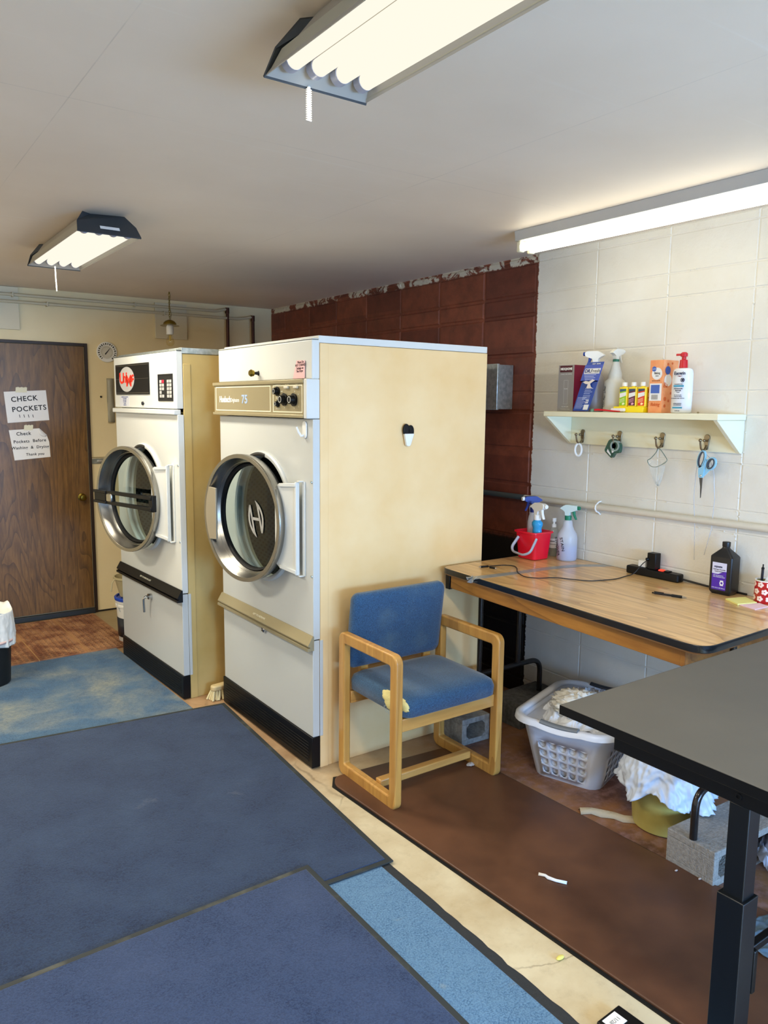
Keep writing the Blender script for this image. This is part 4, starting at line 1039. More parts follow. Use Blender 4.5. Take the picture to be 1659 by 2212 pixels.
pm = bottle('pump_bottle', 'slim clear pump bottle with white top beside the red bucket', (2.993, 2.735, ZT+.0005), [(.022, 0), (.024, .004), (.024, .125), (.018, .145), (.012, .152)], clear_plastic('clear_bottle', '#c9cfc6', .3, .08))
obj('liquid', MB().lathe([(.020, .004), (.0215, .006), (.0215, .075), (0, .075)], 24), clear_plastic('olive_liquid', '#8c917a', .5, .1), pm)
obj('front_label', MB().lathe([(.0245, .045), (.0245, .095)], 12, a0=rad(150), a1=rad(265), cap=False), paper_white, pm)
obj('pump_top', MB().lathe([(.0125, .152), (.0125, .168), (.006, .169), (.006, .180), (.011, .181), (.012, .200), (0, .202)], 18), white_plastic, pm)
obj('label_print', MB().lathe([(.0248, .079), (.0248, .083)], 10, a0=rad(160), a1=rad(240), cap=False).lathe([(.0248, .064), (.0248, .066)], 10, a0=rad(160), a1=rad(250), cap=False), ink, pm)
w3 = bottle('spray_bottle', 'large frosted spray bottle half full of pale blue liquid with green trigger, handwriting on it', (2.978, 2.628, ZT+.0005), [(.046, 0), (.050, .005), (.050, .115), (.046, .135), (.033, .155), (.024, .175), (.0225, .195), (.016, .205)], frost, 0,
            liquid=([(.046, .004), (.0485, .008), (.0485, .075), (0, .075)], clear_plastic('pale_blue_liquid', '#8fa8ee', .7, .2)))
gtr = mat('emerald', '#0f7a5a', .35)
spray_head(w3, .208, mat('pale_mint_plastic', '#cfe6e6', .35), gtr, gtr, 1.05, -78)
text('STAIN', .026, face_frame((-.0512, -.012, .085), '-x') @ rotm(0, 0, -75), ink, w3, name='handwriting')
text('REMOVER', .022, face_frame((-.0495, .022, .070), '-x') @ rotm(0, 0, -75), ink, w3, name='handwriting')

ps = thing('power_strip', 'black power strip lying on the table along the wall', 'power strip', (3.012, 2.135, ZT+.0007), 1.5)
obj('strip_body', MB().prism(rrect(-.026, .026, -.140, .135, .012), 0, .036), black_plastic, ps, bevel=.006)
obj('rocker_switch', MB().box(-.012, .012, -.052, -.030, .036, .041), emis('red_switch', '#ff3b2a', 1.2), ps, bevel=.002)
obj('switch_ridge', MB().box(-.014, .014, -.085, -.06, .036, .041), black_plastic, ps, bevel=.002)
ad = obj('power_adapter', MB().box(-.020, .020, -.0225, .0225, 0, .075).cyl((-.018, .014, .045), (-.030, .022, .045), .007), black_plastic, loc=(3.012, 2.138, ZT+.0375), bevel=.003)
tag(ad, 'black plug adapter standing up on the power strip', 'adapter')
wa = obj('power_adapter', MB().box(-.014, .014, -.020, .020, 0, .030), white_plastic, loc=(3.015, 2.195, ZT+.0375), bevel=.003)
tag(wa, 'white cube plug on the power strip', 'adapter')
cordm = mat('black_cord', '#0c0c0e', .45)
cd1 = obj('black_cable', MB().tube([(3.02, 2.00, ZT+.016), (3.026, 1.95, ZT+.012), (3.034, 1.88, ZT+.006), (3.037, 1.78, ZT+.006), (3.037, 1.70, ZT+.006)], .0045, 10), cordm, smooth=60)
tag(cd1, 'thick black cord running from the power strip behind the black bottle', 'cord')
cab = [(3.0, 2.156, ZT+.078), (2.985, 2.175, ZT+.060), (2.955, 2.20, ZT+.012), (2.90, 2.205, ZT+.0035), (2.82, 2.195, ZT+.003), (2.75, 2.21, ZT+.003), (2.686, 2.235, ZT+.003), (2.64, 2.30, ZT+.0035), (2.60, 2.36, ZT+.004), (2.532, 2.387, ZT+.0045), (2.50, 2.44, ZT+.004), (2.52, 2.50, ZT+.004), (2.549, 2.545, ZT+.0045), (2.60, 2.60, ZT+.0045), (2.625, 2.65, ZT+.0035), (2.60, 2.69, ZT+.003), (2.55, 2.70, ZT+.0035), (2.51, 2.705, ZT+.004)]
def catmull(P, k=5):
    P = [Vector(p) for p in P]; P = [P[0]]+P+[P[-1]]; out = []
    for i in range(1, len(P)-2):
        for q in range(k):
            t = q/k; p0, p1, p2, p3 = P[i-1:i+3]
            out.append(.5*((2*p1)+(-p0+p2)*t+(2*p0-5*p1+4*p2-p3)*t*t+(-p0+3*p1-3*p2+p3)*t**3))
    out.append(P[-2]); return out
CH = thing('charging_cable', 'thin black charging cable snaking across the wooden tabletop', 'cable', (2.7, 2.4, ZT))
of = Vector((2.7, 2.4, ZT))
obj('cable', MB().tube([p-of for p in catmull(cab)], .0022, 8), cordm, CH, smooth=60)
obj('connector', MB().cyl(Vector((2.512, 2.705, ZT+.005))-of, Vector((2.472, 2.712, ZT+.005))-of, .0045, n=10), black_plastic, CH)
obj('connector_tip', MB().cyl(Vector((2.472, 2.712, ZT+.005))-of, Vector((2.462, 2.714, ZT+.005))-of, .003, n=8), chrome, CH)
cc = thing('cable_connector', 'short black connector lying beside the cable end on the table', 'connector', (2.505, 2.665, ZT+.005), 20)
obj('plug', MB().cyl((0, .016, 0), (0, -.012, 0), .0045, n=10), black_plastic, cc); obj('plug_tip', MB().cyl((0, -.012, 0), (0, -.022, 0), .003, n=8), chrome, cc)

pn = thing('ballpoint_pen', 'black ballpoint pen lying alone on the open tabletop', 'pen', (2.748, 1.87, ZT+.0065), 19)
obj('barrel', MB().cyl((0, -.055, 0), (0, .058, 0), .0048, n=12), mat('smoky_barrel', '#17171a', .2), pn)
obj('rubber_grip', MB().cyl((0, -.052, 0), (0, -.012, 0), .0060, n=12), black_rubber, pn)
obj('tip', MB().cyl((0, -.055, 0), (0, -.072, 0), .0048, .0012, n=12), steel_lip, pn)
obj('clicker', MB().cyl((0, .058, 0), (0, .068, 0), .003, n=10), black_plastic, pn)
obj('pen_clip', MB().box(-.0015, .0015, .02, .06, .005, .0072), black_plastic, pn)

pk_ = thing('peroxide_bottle', 'black square shouldered bottle with purple label on the table at the wall', 'bottle', (2.992, 1.778, ZT+.0007), 3)
m = MB(); R_ = sq_loft(m, [(.030, .040, 0), (.036, .046, .010), (.037, .048, .016), (.037, .048, .158), (.034, .045, .163), (.014, .016, .192), (.0125, .0125, .200)], .010)
m.f(R_[0][::-1]); m.f(R_[-1])
black_b = mat('black_bottle', '#121214', .33)
obj('bottle_body', m, black_b, pk_, smooth=30)
obj('screw_cap', MB().lathe([(.0155, .199), (.0165, .205), (.0165, .219), (.014, .2205), (0, .2205)], 24), black_b, pk_)
F = face_frame((-.0373, 0, 0), '-x')
obj('purple_label', MB(F).prism(rrect(-.034, .028, .020, .135, .003), 0, .0005), mat('violet_label', '#4a1f9a', .35), pk_, smooth=0)
obj('label_upper', MB(F).prism([(-.034, .088), (-.022, .086), (-.006, .087), (.006, .094), (.018, .100), (.028, .100), (.028, .135), (-.034, .135)], .0006, .001), mat('lilac_white', '#cfcde0', .5), pk_, smooth=0)
text('equate', .013, F @ T(-.008, .118, .0014), navy_t, pk_, bold=.0003); text('Hydrogen Peroxide', .0068, F @ T(-.003, .106, .0014), ink, pk_); text('Topical Solution', .006, F @ T(-.004, .098, .0014), ink, pk_)
for s_, sz, x, z in (('FIRST AID ANTISEPTIC', .0045, -.006, .080), ('ORAL DEBRIDING AGENT', .0045, -.003, .074), ('32 FL OZ (1 QT) 946 mL', .0055, -.003, .028)):
    text(s_, sz, F @ T(x, z, .001), paper_white, pk_)
obj('seal', MB(F).lathe([(.009, .0006), (.009, .001), (.005, .001), (.005, .0006)], 16, T(.010, .050, 0), cap=False).box(.003, .017, .057, .061, .0006, .001).box(.003, .017, .039, .043, .0006, .001), paper_white, pk_, smooth=0)

yn = obj('note_pad', MB().prism([(2.897-2.92, 1.709-1.65), (2.855-2.92, 1.632-1.65), (2.947-2.92, 1.605-1.65), (2.992-2.92, 1.680-1.65)][::1], 0, .006), mat('yellow_note', '#e9e58f', .7), loc=(2.92, 1.65, ZT+.0006), smooth=0)
tag(yn, 'pale yellow note pad on the table beside the red mug', 'note pad')
pn_ = obj('note_pad', MB().prism([(2.862-2.9, 1.631-1.6), (2.845-2.9, 1.558-1.6), (2.936-2.9, 1.552-1.6), (2.955-2.9, 1.602-1.6)], 0, .003), mat('pink_note', '#e9c9d4', .7), loc=(2.9, 1.597, ZT+.0006), smooth=0)
tag(pn_, 'pale pink note on the table next to the yellow pad', 'note')

mg = thing('mug', 'red mug with white flowers holding pens, at the wall end of the table', 'mug', (2.998, 1.600, ZT+.0007))
obj('mug_body', MB().lathe([(.040, 0), (.043, .004), (.043, .088), (.0435, .092), (.040, .093), (.039, .088), (.039, .008), (0, .008)], 40, mi=[0, 0, 1, 1, 1, 2, 2]), [mat('mug_red', '#b0101c', .3, coat=.4), white_plastic, mat('mug_inside', '#8b8a55', .5)], mg, smooth=40)
fl = MB(); fc = MB()
for ri in range(3):
    for k in range(8):
        a = 2*PI*(k+.5*(ri % 2))/8; z0_ = .020+ri*.028
        for q in range(5):
            b_ = 2*PI*q/5
            da, dz = .0075*math.cos(b_)/.043, .0065*math.sin(b_)
            M_ = Matrix.Translation((.0432*math.cos(a+da), .0432*math.sin(a+da), z0_+dz)) @ rotm(0, 0, math.degrees(a+da)) @ rotm(0, 90, 0)
            fl.lathe([(.0052, -.0006), (.0052, .0004), (0, .0004)], 10, M_)
        M_ = Matrix.Translation((.0437*math.cos(a), .0437*math.sin(a), z0_)) @ rotm(0, 0, math.degrees(a)) @ rotm(0, 90, 0)
        fl.lathe([(.0060, -.0008), (.0060, .0002), (0, .0002)], 10, M_); fc.lathe([(.0022, -.0004), (.0022, .0006), (0, .0006)], 8, M_)
obj('flower_print', fl, mat('flower_white', '#efd9cf', .5), mg, smooth=0); obj('flower_centre', fc, mat('flower_red', '#a02a2a', .5), mg, smooth=0)
def stick(label, name, dx, dy, tx, ty, h, r, m_, cat='pen', tip=None):
    P_ = thing(name, label, cat, (2.998+dx, 1.600+dy, ZT+.010))
    d = Vector((tx, ty, h)); obj('barrel', MB().cyl((0, 0, 0), d, r, n=10), m_, P_)
    if tip: obj('pen_end', MB().cyl(d, d*1.10, r*.5, n=8).ball(d*.97, r*1.25, 8), tip, P_)
stick('black and silver pen leaning left in the red mug'.replace(' left', ''), 'ballpoint_pen', -.006, .018, .004, -.0, .130, .0052, mat('silver_black_pen', '#2a2a30', .25, .4), tip=black_plastic)
stick('red pencil standing in the red mug', 'pencil', .002, .0, .0, -.022, .135, .004, mat('red_pencil', '#b23a24', .4), 'pencil')
cdp = obj('paper_card', MB(face_frame((0, 0, 0), '-x') @ rotm(0, 0, -28)).box(-.02, .03, 0, .105, 0, .002), paper_white, loc=(2.99, 1.612, ZT+.03), smooth=0)
tag(cdp, 'white card sticking out of the red mug', 'card')

# ------------------------------------------------------------------ blue chair with wooden sled arms
maple = wood('maple_frame', '#c8994f', '#b98743', '#9a6a30', 'z', 10, 50, .35, .1, coat=.25)
maple_y = wood('maple_frame_along', '#c8994f', '#b98743', '#9a6a30', 'y', 10, 50, .35, .1, coat=.25)
maple_x = wood('maple_rail', '#cf9f58', '#bf8d4a', '#9a6a30', 'x', 10, 50, .35, .1, coat=.25)
ft = NT('blue_tweed'); fv = ft.coord(); fa = ft.noise(fv, 230, 3, .75); fb = ft.noise(fv, 6, 4)
fcx = ft.mix(ft.ramp(fa, .32, .68), lin('#0f2d4c'), lin('#2f5c82')); fcx = ft.mix(ft.ramp(fb, .52, .72, 0, .35), fcx, lin('#5c7078'))
ft.set(ft.b.inputs['Base Color'], fcx); ft.b.inputs['Roughness'].default_value = .9; ft.b.inputs['Sheen Weight'].default_value = .3; ft.bump(fa, .4, .002)
tweed = ft.m
CHR = thing('armchair', 'blue upholstered chair with square wooden sled arms, torn seat corner', 'chair', (1.985, 2.545, 0.0), 0)
cx0, cy0 = 1.985, 2.545
LZ = .003
for (xa, xb, ya, yb) in ((1.703, 1.738, 2.335, 2.765), (2.236, 2.271, 2.325, 2.760)):
    outer = rrect(ya-cy0, yb-cy0, LZ+.0, .648, .035, 6); inner = rrect(ya+.045-cy0, yb-.045-cy0, .056, .600, .010, 6)
    obj('side_frame', MB(Matrix(((0, 0, 1, 0), (1, 0, 0, 0), (0, 1, 0, 0), (0, 0, 0, 1)))).frame(outer, inner, xa-cx0, xb-cx0), maple, CHR, bevel=.007, seg=3, smooth=40)
obj('front_rail', MB().box(1.738-cx0, 2.236-cx0, 2.345-cy0, 2.368-cy0, .328, .382), maple_x, CHR, bevel=.003)
obj('back_rail', MB().box(1.738-cx0, 2.236-cx0, 2.715-cy0, 2.74-cy0, .328, .382), maple_x, CHR, bevel=.003)
obj('stretcher', MB().box(1.738-cx0, 2.236-cx0, 2.485-cy0, 2.523-cy0, .035, .068), maple_x, CHR, bevel=.005)
for x in (1.80, 2.15): obj('back_upright', MB().box(x-cx0, x+.04-cx0, 2.735-cy0, 2.757-cy0, .33, .60), maple, CHR, bevel=.003)
m = MB(T(1.987-cx0, 2.535-cy0, 0)); hx, hy = .246, .212
R_ = sq_loft(m, [(hx-.012, hy-.012, .383), (hx, hy, .392), (hx+.002, hy+.003, .430), (hx-.004, hy-.004, .452), (hx-.022, hy-.025, .466), (hx-.07, hy-.07, .474), (hx-.15, hy-.14, .477)], .045)
m.f(R_[0][::-1]); m.f(R_[-1])
obj('seat', m, tweed, CHR, smooth=70)
m = MB(T(1.985-cx0, 2.724-cy0, .648) @ rotm(97.5, 0, 0)); hx, hy = .250, .170
R_ = sq_loft(m, [(hx-.012, hy-.012, -.022), (hx, hy, -.014), (hx, hy, .008), (hx-.008, hy-.008, .020), (hx-.03, hy-.03, .027), (hx-.09, hy-.09, .030)], .032)
m.f(R_[0][::-1]); m.f(R_[-1])
obj('backrest', m, tweed, CHR, smooth=70)
m = MB()
def foam(u, v):
    a = 2*PI*u; b = PI*(v-.5); d = Vector((math.cos(b)*math.cos(a), math.cos(b)*math.sin(a), math.sin(b)))
    k = 1+.35*noise.noise(d*1.8+Vector((3, 1, 2)))+.12*noise.noise(d*6)
    return Vector((1.752-cx0, 2.412-cy0, .434))+Vector((d.x*.022, d.y*.088, d.z*.036))*k
m.grid(28, 14, foam, wrap=True)
obj('exposed_foam', m, mat('foam_cream', '#dcd08e', .9, bump=.5, bscale=120), CHR, smooth=60, label='pale yellow foam showing through the torn seat')
m = MB(); random.seed(11)
for q in range(14):
    y = 2.335+random.random()*.12; z = .40+random.uniform(-.012, .01)
    m.tube([(1.742-cx0, y-cy0, z), (1.733-cx0, y+random.uniform(-.01, .01)-cy0, z-.008), (1.735-cx0, y+random.uniform(-.01, .01)-cy0, z-.018)], .0006, 4)
obj('loose_threads', m, mat('thread', '#9fb0bd', .8), CHR)

# ------------------------------------------------------------------ black work table
ztop = .8395
bt = mat('black_tabletop', '#4c4b47', .5, col2='#53514c', vscale=3, spec=.45)
WT = thing('work_table', 'black topped table with square telescopic black legs, at the near edge of the scene', 'table', (1.505, 1.328, 0), .6)
obj('tabletop', MB().box(0, 1.24, -1.42, 0, ztop-.0255, ztop), bt, WT, bevel=.0015)
obj('top_edge', MB().frame([(-.0008, -1.4208), (1.2408, -1.4208), (1.2408, .0008), (-.0008, .0008)], [(0, -1.42), (1.24, -1.42), (1.24, 0), (0, 0)], ztop-.0253, ztop-.0006), black_paint, WT, smooth=0)
obj('side_beam', MB().box(.004, .054, -1.30, -.172, ztop-.060, ztop-.026), black_paint, WT, bevel=.003)
obj('side_beam', MB().box(1.186, 1.236, -1.30, -.172, ztop-.060, ztop-.026), black_paint, WT, bevel=.003)
obj('cross_beam', MB().box(.054, 1.186, -.525, -.475, ztop-.062, ztop-.028), black_paint, WT, bevel=.003)
obj('beam_bolt', MB(T(.004, -.497, ztop-.040) @ rotm(0, -90, 0)).lathe([(.008, 0), (.0075, .003), (.004, .003), (.004, .001), (0, .001)], 16), black_plastic, WT)
leg_m = mat('dark_steel_leg', '#0e1216', .35, .2)
for (lx, ly) in ((.004, -.525), (1.186, -.525), (.004, -1.30), (1.186, -1.30)):
    LG = obj('leg', MB().box(lx+.003, lx+.049, ly+.003, ly+.049, .25, ztop-.06), leg_m, WT, bevel=.002)
    obj('leg_sleeve', MB().box(lx-.005, lx+.055, ly-.004, ly+.058, 0, .567), leg_m, LG, bevel=.002)
obj('height_clamp', MB().box(.062, .078, -.53, -.49, .325, .43), black_paint, WT, bevel=.003)
obj('cross_bar', MB().box(.07, 1.18, -.515, -.497, .405, .425), black_paint, WT, bevel=.003)

# ------------------------------------------------------------------ cinder blocks under the table legs
cem = mat('cinder_grey', '#a09a90', .95, col2='#837d75', vscale=70, bump=1., bscale=150, vlo=.3, vhi=.7)
cem_d = mat('shaded_cinder', '#5e5c58', .95, col2='#45433f', vscale=50, bump=1., bscale=150)  # cinder grey painted darker for the block in shadow under the table
def cinder(label, loc, rz, lx, ly, h, ncore, m_, faces='y'):
    B = MB(); web = .028; wz = .026
    cw = (lx-web*(ncore+1))/ncore
    # front (-y) to back (+y): openings run along y
    M = Matrix(((1, 0, 0, 0), (0, 0, 1, 0), (0, 1, 0, 0), (0, 0, 0, 1)))
    B.box(0, lx, 0, ly, 0, wz); B.box(0, lx, 0, ly, h-wz, h)
    B.box(0, web, 0, ly, wz, h-wz)
    x = web
    for k in range(ncore):
        B.box(x+cw, x+cw+web, 0, ly, wz, h-wz)
        for (cx_, cz_, sx_, sz_) in ((x, wz, 1, 1), (x+cw, wz, -1, 1), (x, h-wz, 1, -1), (x+cw, h-wz, -1, -1)):
            B.prism([(cx_, cz_), (cx_+sx_*.018, cz_), (cx_, cz_+sz_*.018)], 0, ly, M)
        x += cw+web
    o = obj('cinder_block', B, m_, loc=loc, rot=(0, 0, rz), bevel=.003, smooth=0)
    return tag(o, label, 'cinder block')
cinder('grey cinder block under the dark bent table leg beside the cream bin', (2.318, 1.338, 0), -2, .40, .19, .130, 2, cem)
cinder('pale hollow cinder block behind the blue chair beside the cream dryer', (2.330, 2.655, 0), -2, .17, .17, .130, 1, mat('cinder_blue_grey', '#a3a19b', .95, col2='#7e7c78', vscale=50, bump=1., bscale=150, vlo=.3, vhi=.7))
cinder('dark cinder block in shadow under the far table leg beside the laundry basket', (2.70, 2.640, 0), 3, .33, .19, .130, 2, cem_d)

# ------------------------------------------------------------------ laundry basket
LB = thing('laundry_basket', 'white plastic laundry basket with grey grips and oval holes, full of white linen', 'laundry basket', (2.665, 2.205, 0), 18.7)
bw = mat('basket_white', '#cdd2de', .38)
H_ = .272
def station_ring(hx, hy, r, nx, ny, nc=4):
    """points round a rounded rectangle with nx cells on x sides, ny on y sides, nc per corner, starting at the +x side"""
    P = []
    def seg(a, b, n): 
        for i in range(n): P.append((a[0]+(b[0]-a[0])*i/n, a[1]+(b[1]-a[1])*i/n))
    def arc(cx_, cy_, a0, n):
        for i in range(n): t = rad(a0+90*i/n); P.append((cx_+r*math.cos(t), cy_+r*math.sin(t)))
    seg((hx, -hy+r), (hx, hy-r), ny); arc(hx-r, hy-r, 0, nc); seg((hx-r, hy), (-hx+r, hy), nx); arc(-hx+r, hy-r, 90, nc)
    seg((-hx, hy-r), (-hx, -hy+r), ny); arc(-hx+r, -hy+r, 180, nc); seg((-hx+r, -hy), (hx-r, -hy), nx); arc(hx-r, -hy+r, 270, nc)
    return P
nx_, ny_ = 7, 5
B0 = station_ring(.205, .150, .055, nx_, ny_); B1 = station_ring(.268, .205, .075, nx_, ny_); NS = len(B0)
def bp(i, t): a, b = B0[i % NS], B1[i % NS]; return Vector((a[0]+(b[0]-a[0])*t, a[1]+(b[1]-a[1])*t, H_*t))
sides = set(list(range(0, ny_)) + list(range(ny_+4, ny_+4+nx_)) + list(range(ny_+nx_+8, 2*ny_+nx_+8)) + list(range(2*ny_+nx_+12, 2*ny_+2*nx_+12)))
m = MB(); rows = [0, .07, .22, .37, .52, .67, .80, 1.]; holes = (2, 3, 4, 5)
grid = {}
def gv(i, j):
    k = (i % NS, j)
    if k not in grid: grid[k] = m.v(bp(i, rows[j]))
    return grid[k]
for i in range(NS):
    for j in range(len(rows)-1):
        if i in sides and j in (1, 2, 3, 4):
            a, b, c, d = bp(i, rows[j]), bp(i+1, rows[j]), bp(i+1, rows[j+1]), bp(i, rows[j+1])
            def at(u, v): return (a*(1-u)+b*u)*(1-v)+(d*(1-u)+c*u)*v
            O = [gv(i, j), m.v(at(.5, 0)), gv(i+1, j), m.v(at(1, .5)), gv(i+1, j+1), m.v(at(.5, 1)), gv(i, j+1), m.v(at(0, .5))]
            ang = [225, 270, 315, 0, 45, 90, 135, 180]; I = []
            w_ = (b-a).length; hh = (d-a).length
            n2 = 16
            I = [m.v(at(.5+.33*math.cos(rad(225+360*q/n2)), .5+.36*math.sin(rad(225+360*q/n2)))) for q in range(n2)]
            for q in range(8):
                m.f([O[q], O[(q+1) % 8], I[(2*q+2) % n2], I[2*q+1], I[2*q]])
        else: m.f([gv(i, j), gv(i+1, j), gv(i+1, j+1), gv(i, j+1)])
m.f([gv(i, 0) for i in range(NS)][::-1])
bmesh.ops.remove_doubles(m.b, verts=m.b.verts, dist=.0002)
obj('basket_body', m, bw, LB, smooth=40, solid=.003)
m = MB(); prof = [(-.004, -.004), (.002, .010), (.016, .013), (.030, .008), (.034, -.012), (.030, -.014)]
R1 = station_ring(.268, .205, .075, nx_*2, ny_*2, 6); n = len(R1); rr = []
def bulge(i):
    x, y = R1[i]; 
    return -.012*max(0, 1-(y/.09)**2)
for (o_, z) in prof:
    lp2 = offset_loop(R1[::-1], -0)[::-1] if False else None
    ring_ = []
    for i in range(n):
        a, b, c = Vector(R1[i-1]), Vector(R1[i]), Vector(R1[(i+1) % n]); d = (c-a).normalized(); nn = Vector((d.y, -d.x))
        p = b+nn*o_; ring_.append(m.v((p.x, p.y, H_+z+(-.010*max(0, 1-(b.y/.10)**2) if abs(b.x) > .2 else 0))))
    rr.append(ring_)
for a, b in zip(rr, rr[1:]):
    for i in range(n): m.f([a[i], a[(i+1) % n], b[(i+1) % n], b[i]])
obj('basket_rim', m, mat('basket_rim', '#dcdde1', .35), LB, smooth=60, solid=.002)
for s_ in (-1, 1):
    P_ = [(s_*(.268+.016), -.085+.17*k/10, H_+.013-.008*max(0, 1-((-.085+.17*k/10)/.10)**2)) for k in range(11)]
    obj('grip', MB().tube(P_, .0155, 12, flat=.62), mat('grip_grey', '#74787b', .5) if s_ < 0 else mat('grip_dark', '#22262c', .5), LB, label='dark grey rubber grip', smooth=60)
# linen heaped inside
linen = mat('linen_white', '#dfe0e2', .85, bump=.1, bscale=200)
def heap(cx_, cy_, rx, ry, z0_, h, seed, fold=.02, n=90):
    m = MB()
    def fn(u, v):
        x, y = (u-.5)*2, (v-.5)*2
        # squircle map
        X = x*math.sqrt(max(0, 1-y*y/2)); Y = y*math.sqrt(max(0, 1-x*x/2)); r = min(1, math.hypot(X, Y))
        p = Vector((X*1.6, Y*1.6, seed)); q = p+.7*Vector((noise.noise(p*1.3), noise.noise(p*1.3+Vector((9, 2, 1))), 0))
        f = (1-abs(noise.noise(q*2.2)))**2*.9 + (1-abs(noise.noise(q*4.8+Vector((4, 4, 4)))))**3*.45 + .25*noise.noise(p*1.2)
        z = z0_+h*(1-r**2.2)+fold*2.2*(f-.7)*(1-.6*r**4)
        return (cx_+X*rx, cy_+Y*ry, z)
    m.grid(n, n, fn); return m
hm = heap(0, 0, .238, .178, .245, .070, 3.1, .026)
_r = []
for t_ in (.02, .25, .5, .75, .90): _r.append([hm.v((bp(i, t_).x*.965+.004*noise.noise(Vector((i*.9, t_*9, 1))), bp(i, t_).y*.965+.004*noise.noise(Vector((i*.9, t_*9, 7))), bp(i, t_).z+.004)) for i in range(NS)])
for a_, b_ in zip(_r, _r[1:]):
    for i in range(NS): hm.f([a_[i], a_[(i+1) % NS], b_[(i+1) % NS], b_[i]])
hm.f(_r[-1])
l1 = obj('linen_pile', hm, linen, loc=(2.665, 2.205, 0), rot=(0, 0, 18.7), smooth=180, solid=.003)
tag(l1, 'crumpled white linen heaped in the laundry basket', 'linen')
m = MB(T(-.105, -.01, .325))
def clump(u, v):
    a = 2*PI*u; b = PI*(v-.5); d = Vector((math.cos(b)*math.cos(a), math.cos(b)*math.sin(a), math.sin(b)))
    q = d*1.5+Vector((7, 3, 5)); k = 1+.5*(1-abs(noise.noise(q*2)))**2-.35+.22*(1-abs(noise.noise(q*5)))**3
    return (d.x*.088*k, d.y*.100*k, d.z*.050*k)
m.grid(70, 36, clump, wrap=True)
l2 = obj('wrinkled_cloth', m, mat('linen_ivory', '#dcd8cc', .85), loc=(2.665, 2.205, 0), rot=(0, 0, 18.7), smooth=180)
tag(l2, 'bunched ivory cloth on top of the linen nearest the rim grip', 'cloth')

# ------------------------------------------------------------------ lined cream bin, scraps, far linen
BN = thing('waste_bin', 'olive cream bin with a white plastic liner under the wooden table', 'waste bin', (2.548, 1.690, 0))
obj('bin_body', MB().lathe([(.112, .0), (.122, .006), (.130, .12), (.138, .30), (.132, .30), (.122, .12), (.112, .012), (0, .012)], 40), mat('olive_cream_bin', '#a89a52', .4, col2='#b3a65f', vscale=8), BN)
def skirt(z0_, z1_, r0, r1, amp, k, seed, n=200, nv=34, hem=.03):
    def fn(u, v):
        a = 2*PI*u; c = Vector((math.cos(a), math.sin(a), 0))
        w = v; r = r0+(r1-r0)*w**.8; ph = noise.noise(c*2.1+Vector((seed, 0, v*1.2)))
        r += amp*w*(math.sin(k*a+3.5*ph)*.55+ph*1.1+.35*noise.noise(c*7+Vector((0, seed, v*3))))
        r += amp*.55*w*((1-abs(noise.noise(c*6+Vector((seed*2, 1, v*2)))))**4-.4)+amp*.2*noise.noise(c*16+Vector((1, seed, v*9)))
        z = z0_+(z1_-z0_)*v + hem*w*noise.noise(c*1.4+Vector((seed, 8, 0)))*1.6
        return (r*c.x, r*c.y, z)
    return MB().grid(n, nv, fn, wrap=True)
bag_w = mat('white_bag', '#c3ccda', .42, bump=.9, bscale=14)
obj('liner_bag', skirt(.315, .150, .136, .182, .030, 7, 2.2, hem=.045), bag_w, BN, smooth=180, solid=.0012)
def puff(u, v):
    a = 2*PI*u; c = Vector((math.cos(a), math.sin(a), 0)); r = .137*(1-v)
    return (r*c.x, r*c.y, .315-.10*math.sin(v*1.4)+.02*noise.noise(c*3+Vector((0, 0, v*4))))
obj('liner_mouth', MB().grid(60, 10, puff, wrap=True), bag_w, BN, smooth=180, solid=.001)
def strip(label, name, pts, w, mm, z=.004, cat='scrap', loc=None):
    o = MB(); c = Vector(pts[0]); n = len(pts)
    g = [[], [], []]
    for i, p in enumerate(pts):
        a = Vector(pts[max(i-1, 0)]); b = Vector(pts[min(i+1, n-1)]); d = (b-a).normalized(); q = Vector((-d.y, d.x)); ww = w*(1+.35*noise.noise(Vector((i*1.3, 0, 0))))
        for k, (s_, hz) in enumerate(((-1, 0), (0, .6), (1, 0))):
            pp = Vector(p)+q*ww*s_/2-c; g[k].append(o.v((pp.x, pp.y, hz*w*(.8+.5*noise.noise(Vector((i*2.1, 5, 0))))+.0005)))
    for i in range(n-1):
        o.f([g[0][i], g[1][i], g[1][i+1], g[0][i+1]]); o.f([g[1][i], g[2][i], g[2][i+1], g[1][i+1]])
    ob_ = obj(name, o, mm, loc=(c.x, c.y, z), smooth=180, solid=.0015)
    return tag(ob_, label, cat)
strip('crumpled off-white rag strip on the reddish floor beside the cream bin', 'rag', [(2.33, 1.93), (2.37, 1.905), (2.385, 1.865), (2.42, 1.83), (2.43, 1.79), (2.455, 1.765), (2.47, 1.74)], .040, mat('rag_beige', '#b8aa90', .9, bump=.5, bscale=90), .001, 'rag')
strip('small torn white paper scrap on the brown vinyl mat', 'paper_scrap', [(1.872, 1.715), (1.885, 1.695), (1.883, 1.680), (1.895, 1.655), (1.915, 1.625)], .014, paper_white, .0125)
ys = obj('foam_crumb', MB().ball((0, 0, .005), .013, 12, sx=1.2, sy=.6, sz=.4), mat('foam_yellow', '#d9cf6d', .8), loc=(1.633, 1.398, 0)); tag(ys, 'small yellow foam crumb on the bare floor strip', 'crumb')
for x, y, lb in ((2.31, 1.46, 'larger white speck at the edge of the brown vinyl mat by the cinder block'), (2.335, 1.385, 'tiny white speck at the edge of the brown vinyl mat, nearer the black leg')):
    o = obj('lint_speck', MB().ball((0, 0, .002), .006, 8, sx=1.3, sy=.7, sz=.4), mat('lint', '#b9a79c', .9), loc=(x-.02, y, .0115)); tag(o, lb, 'lint')
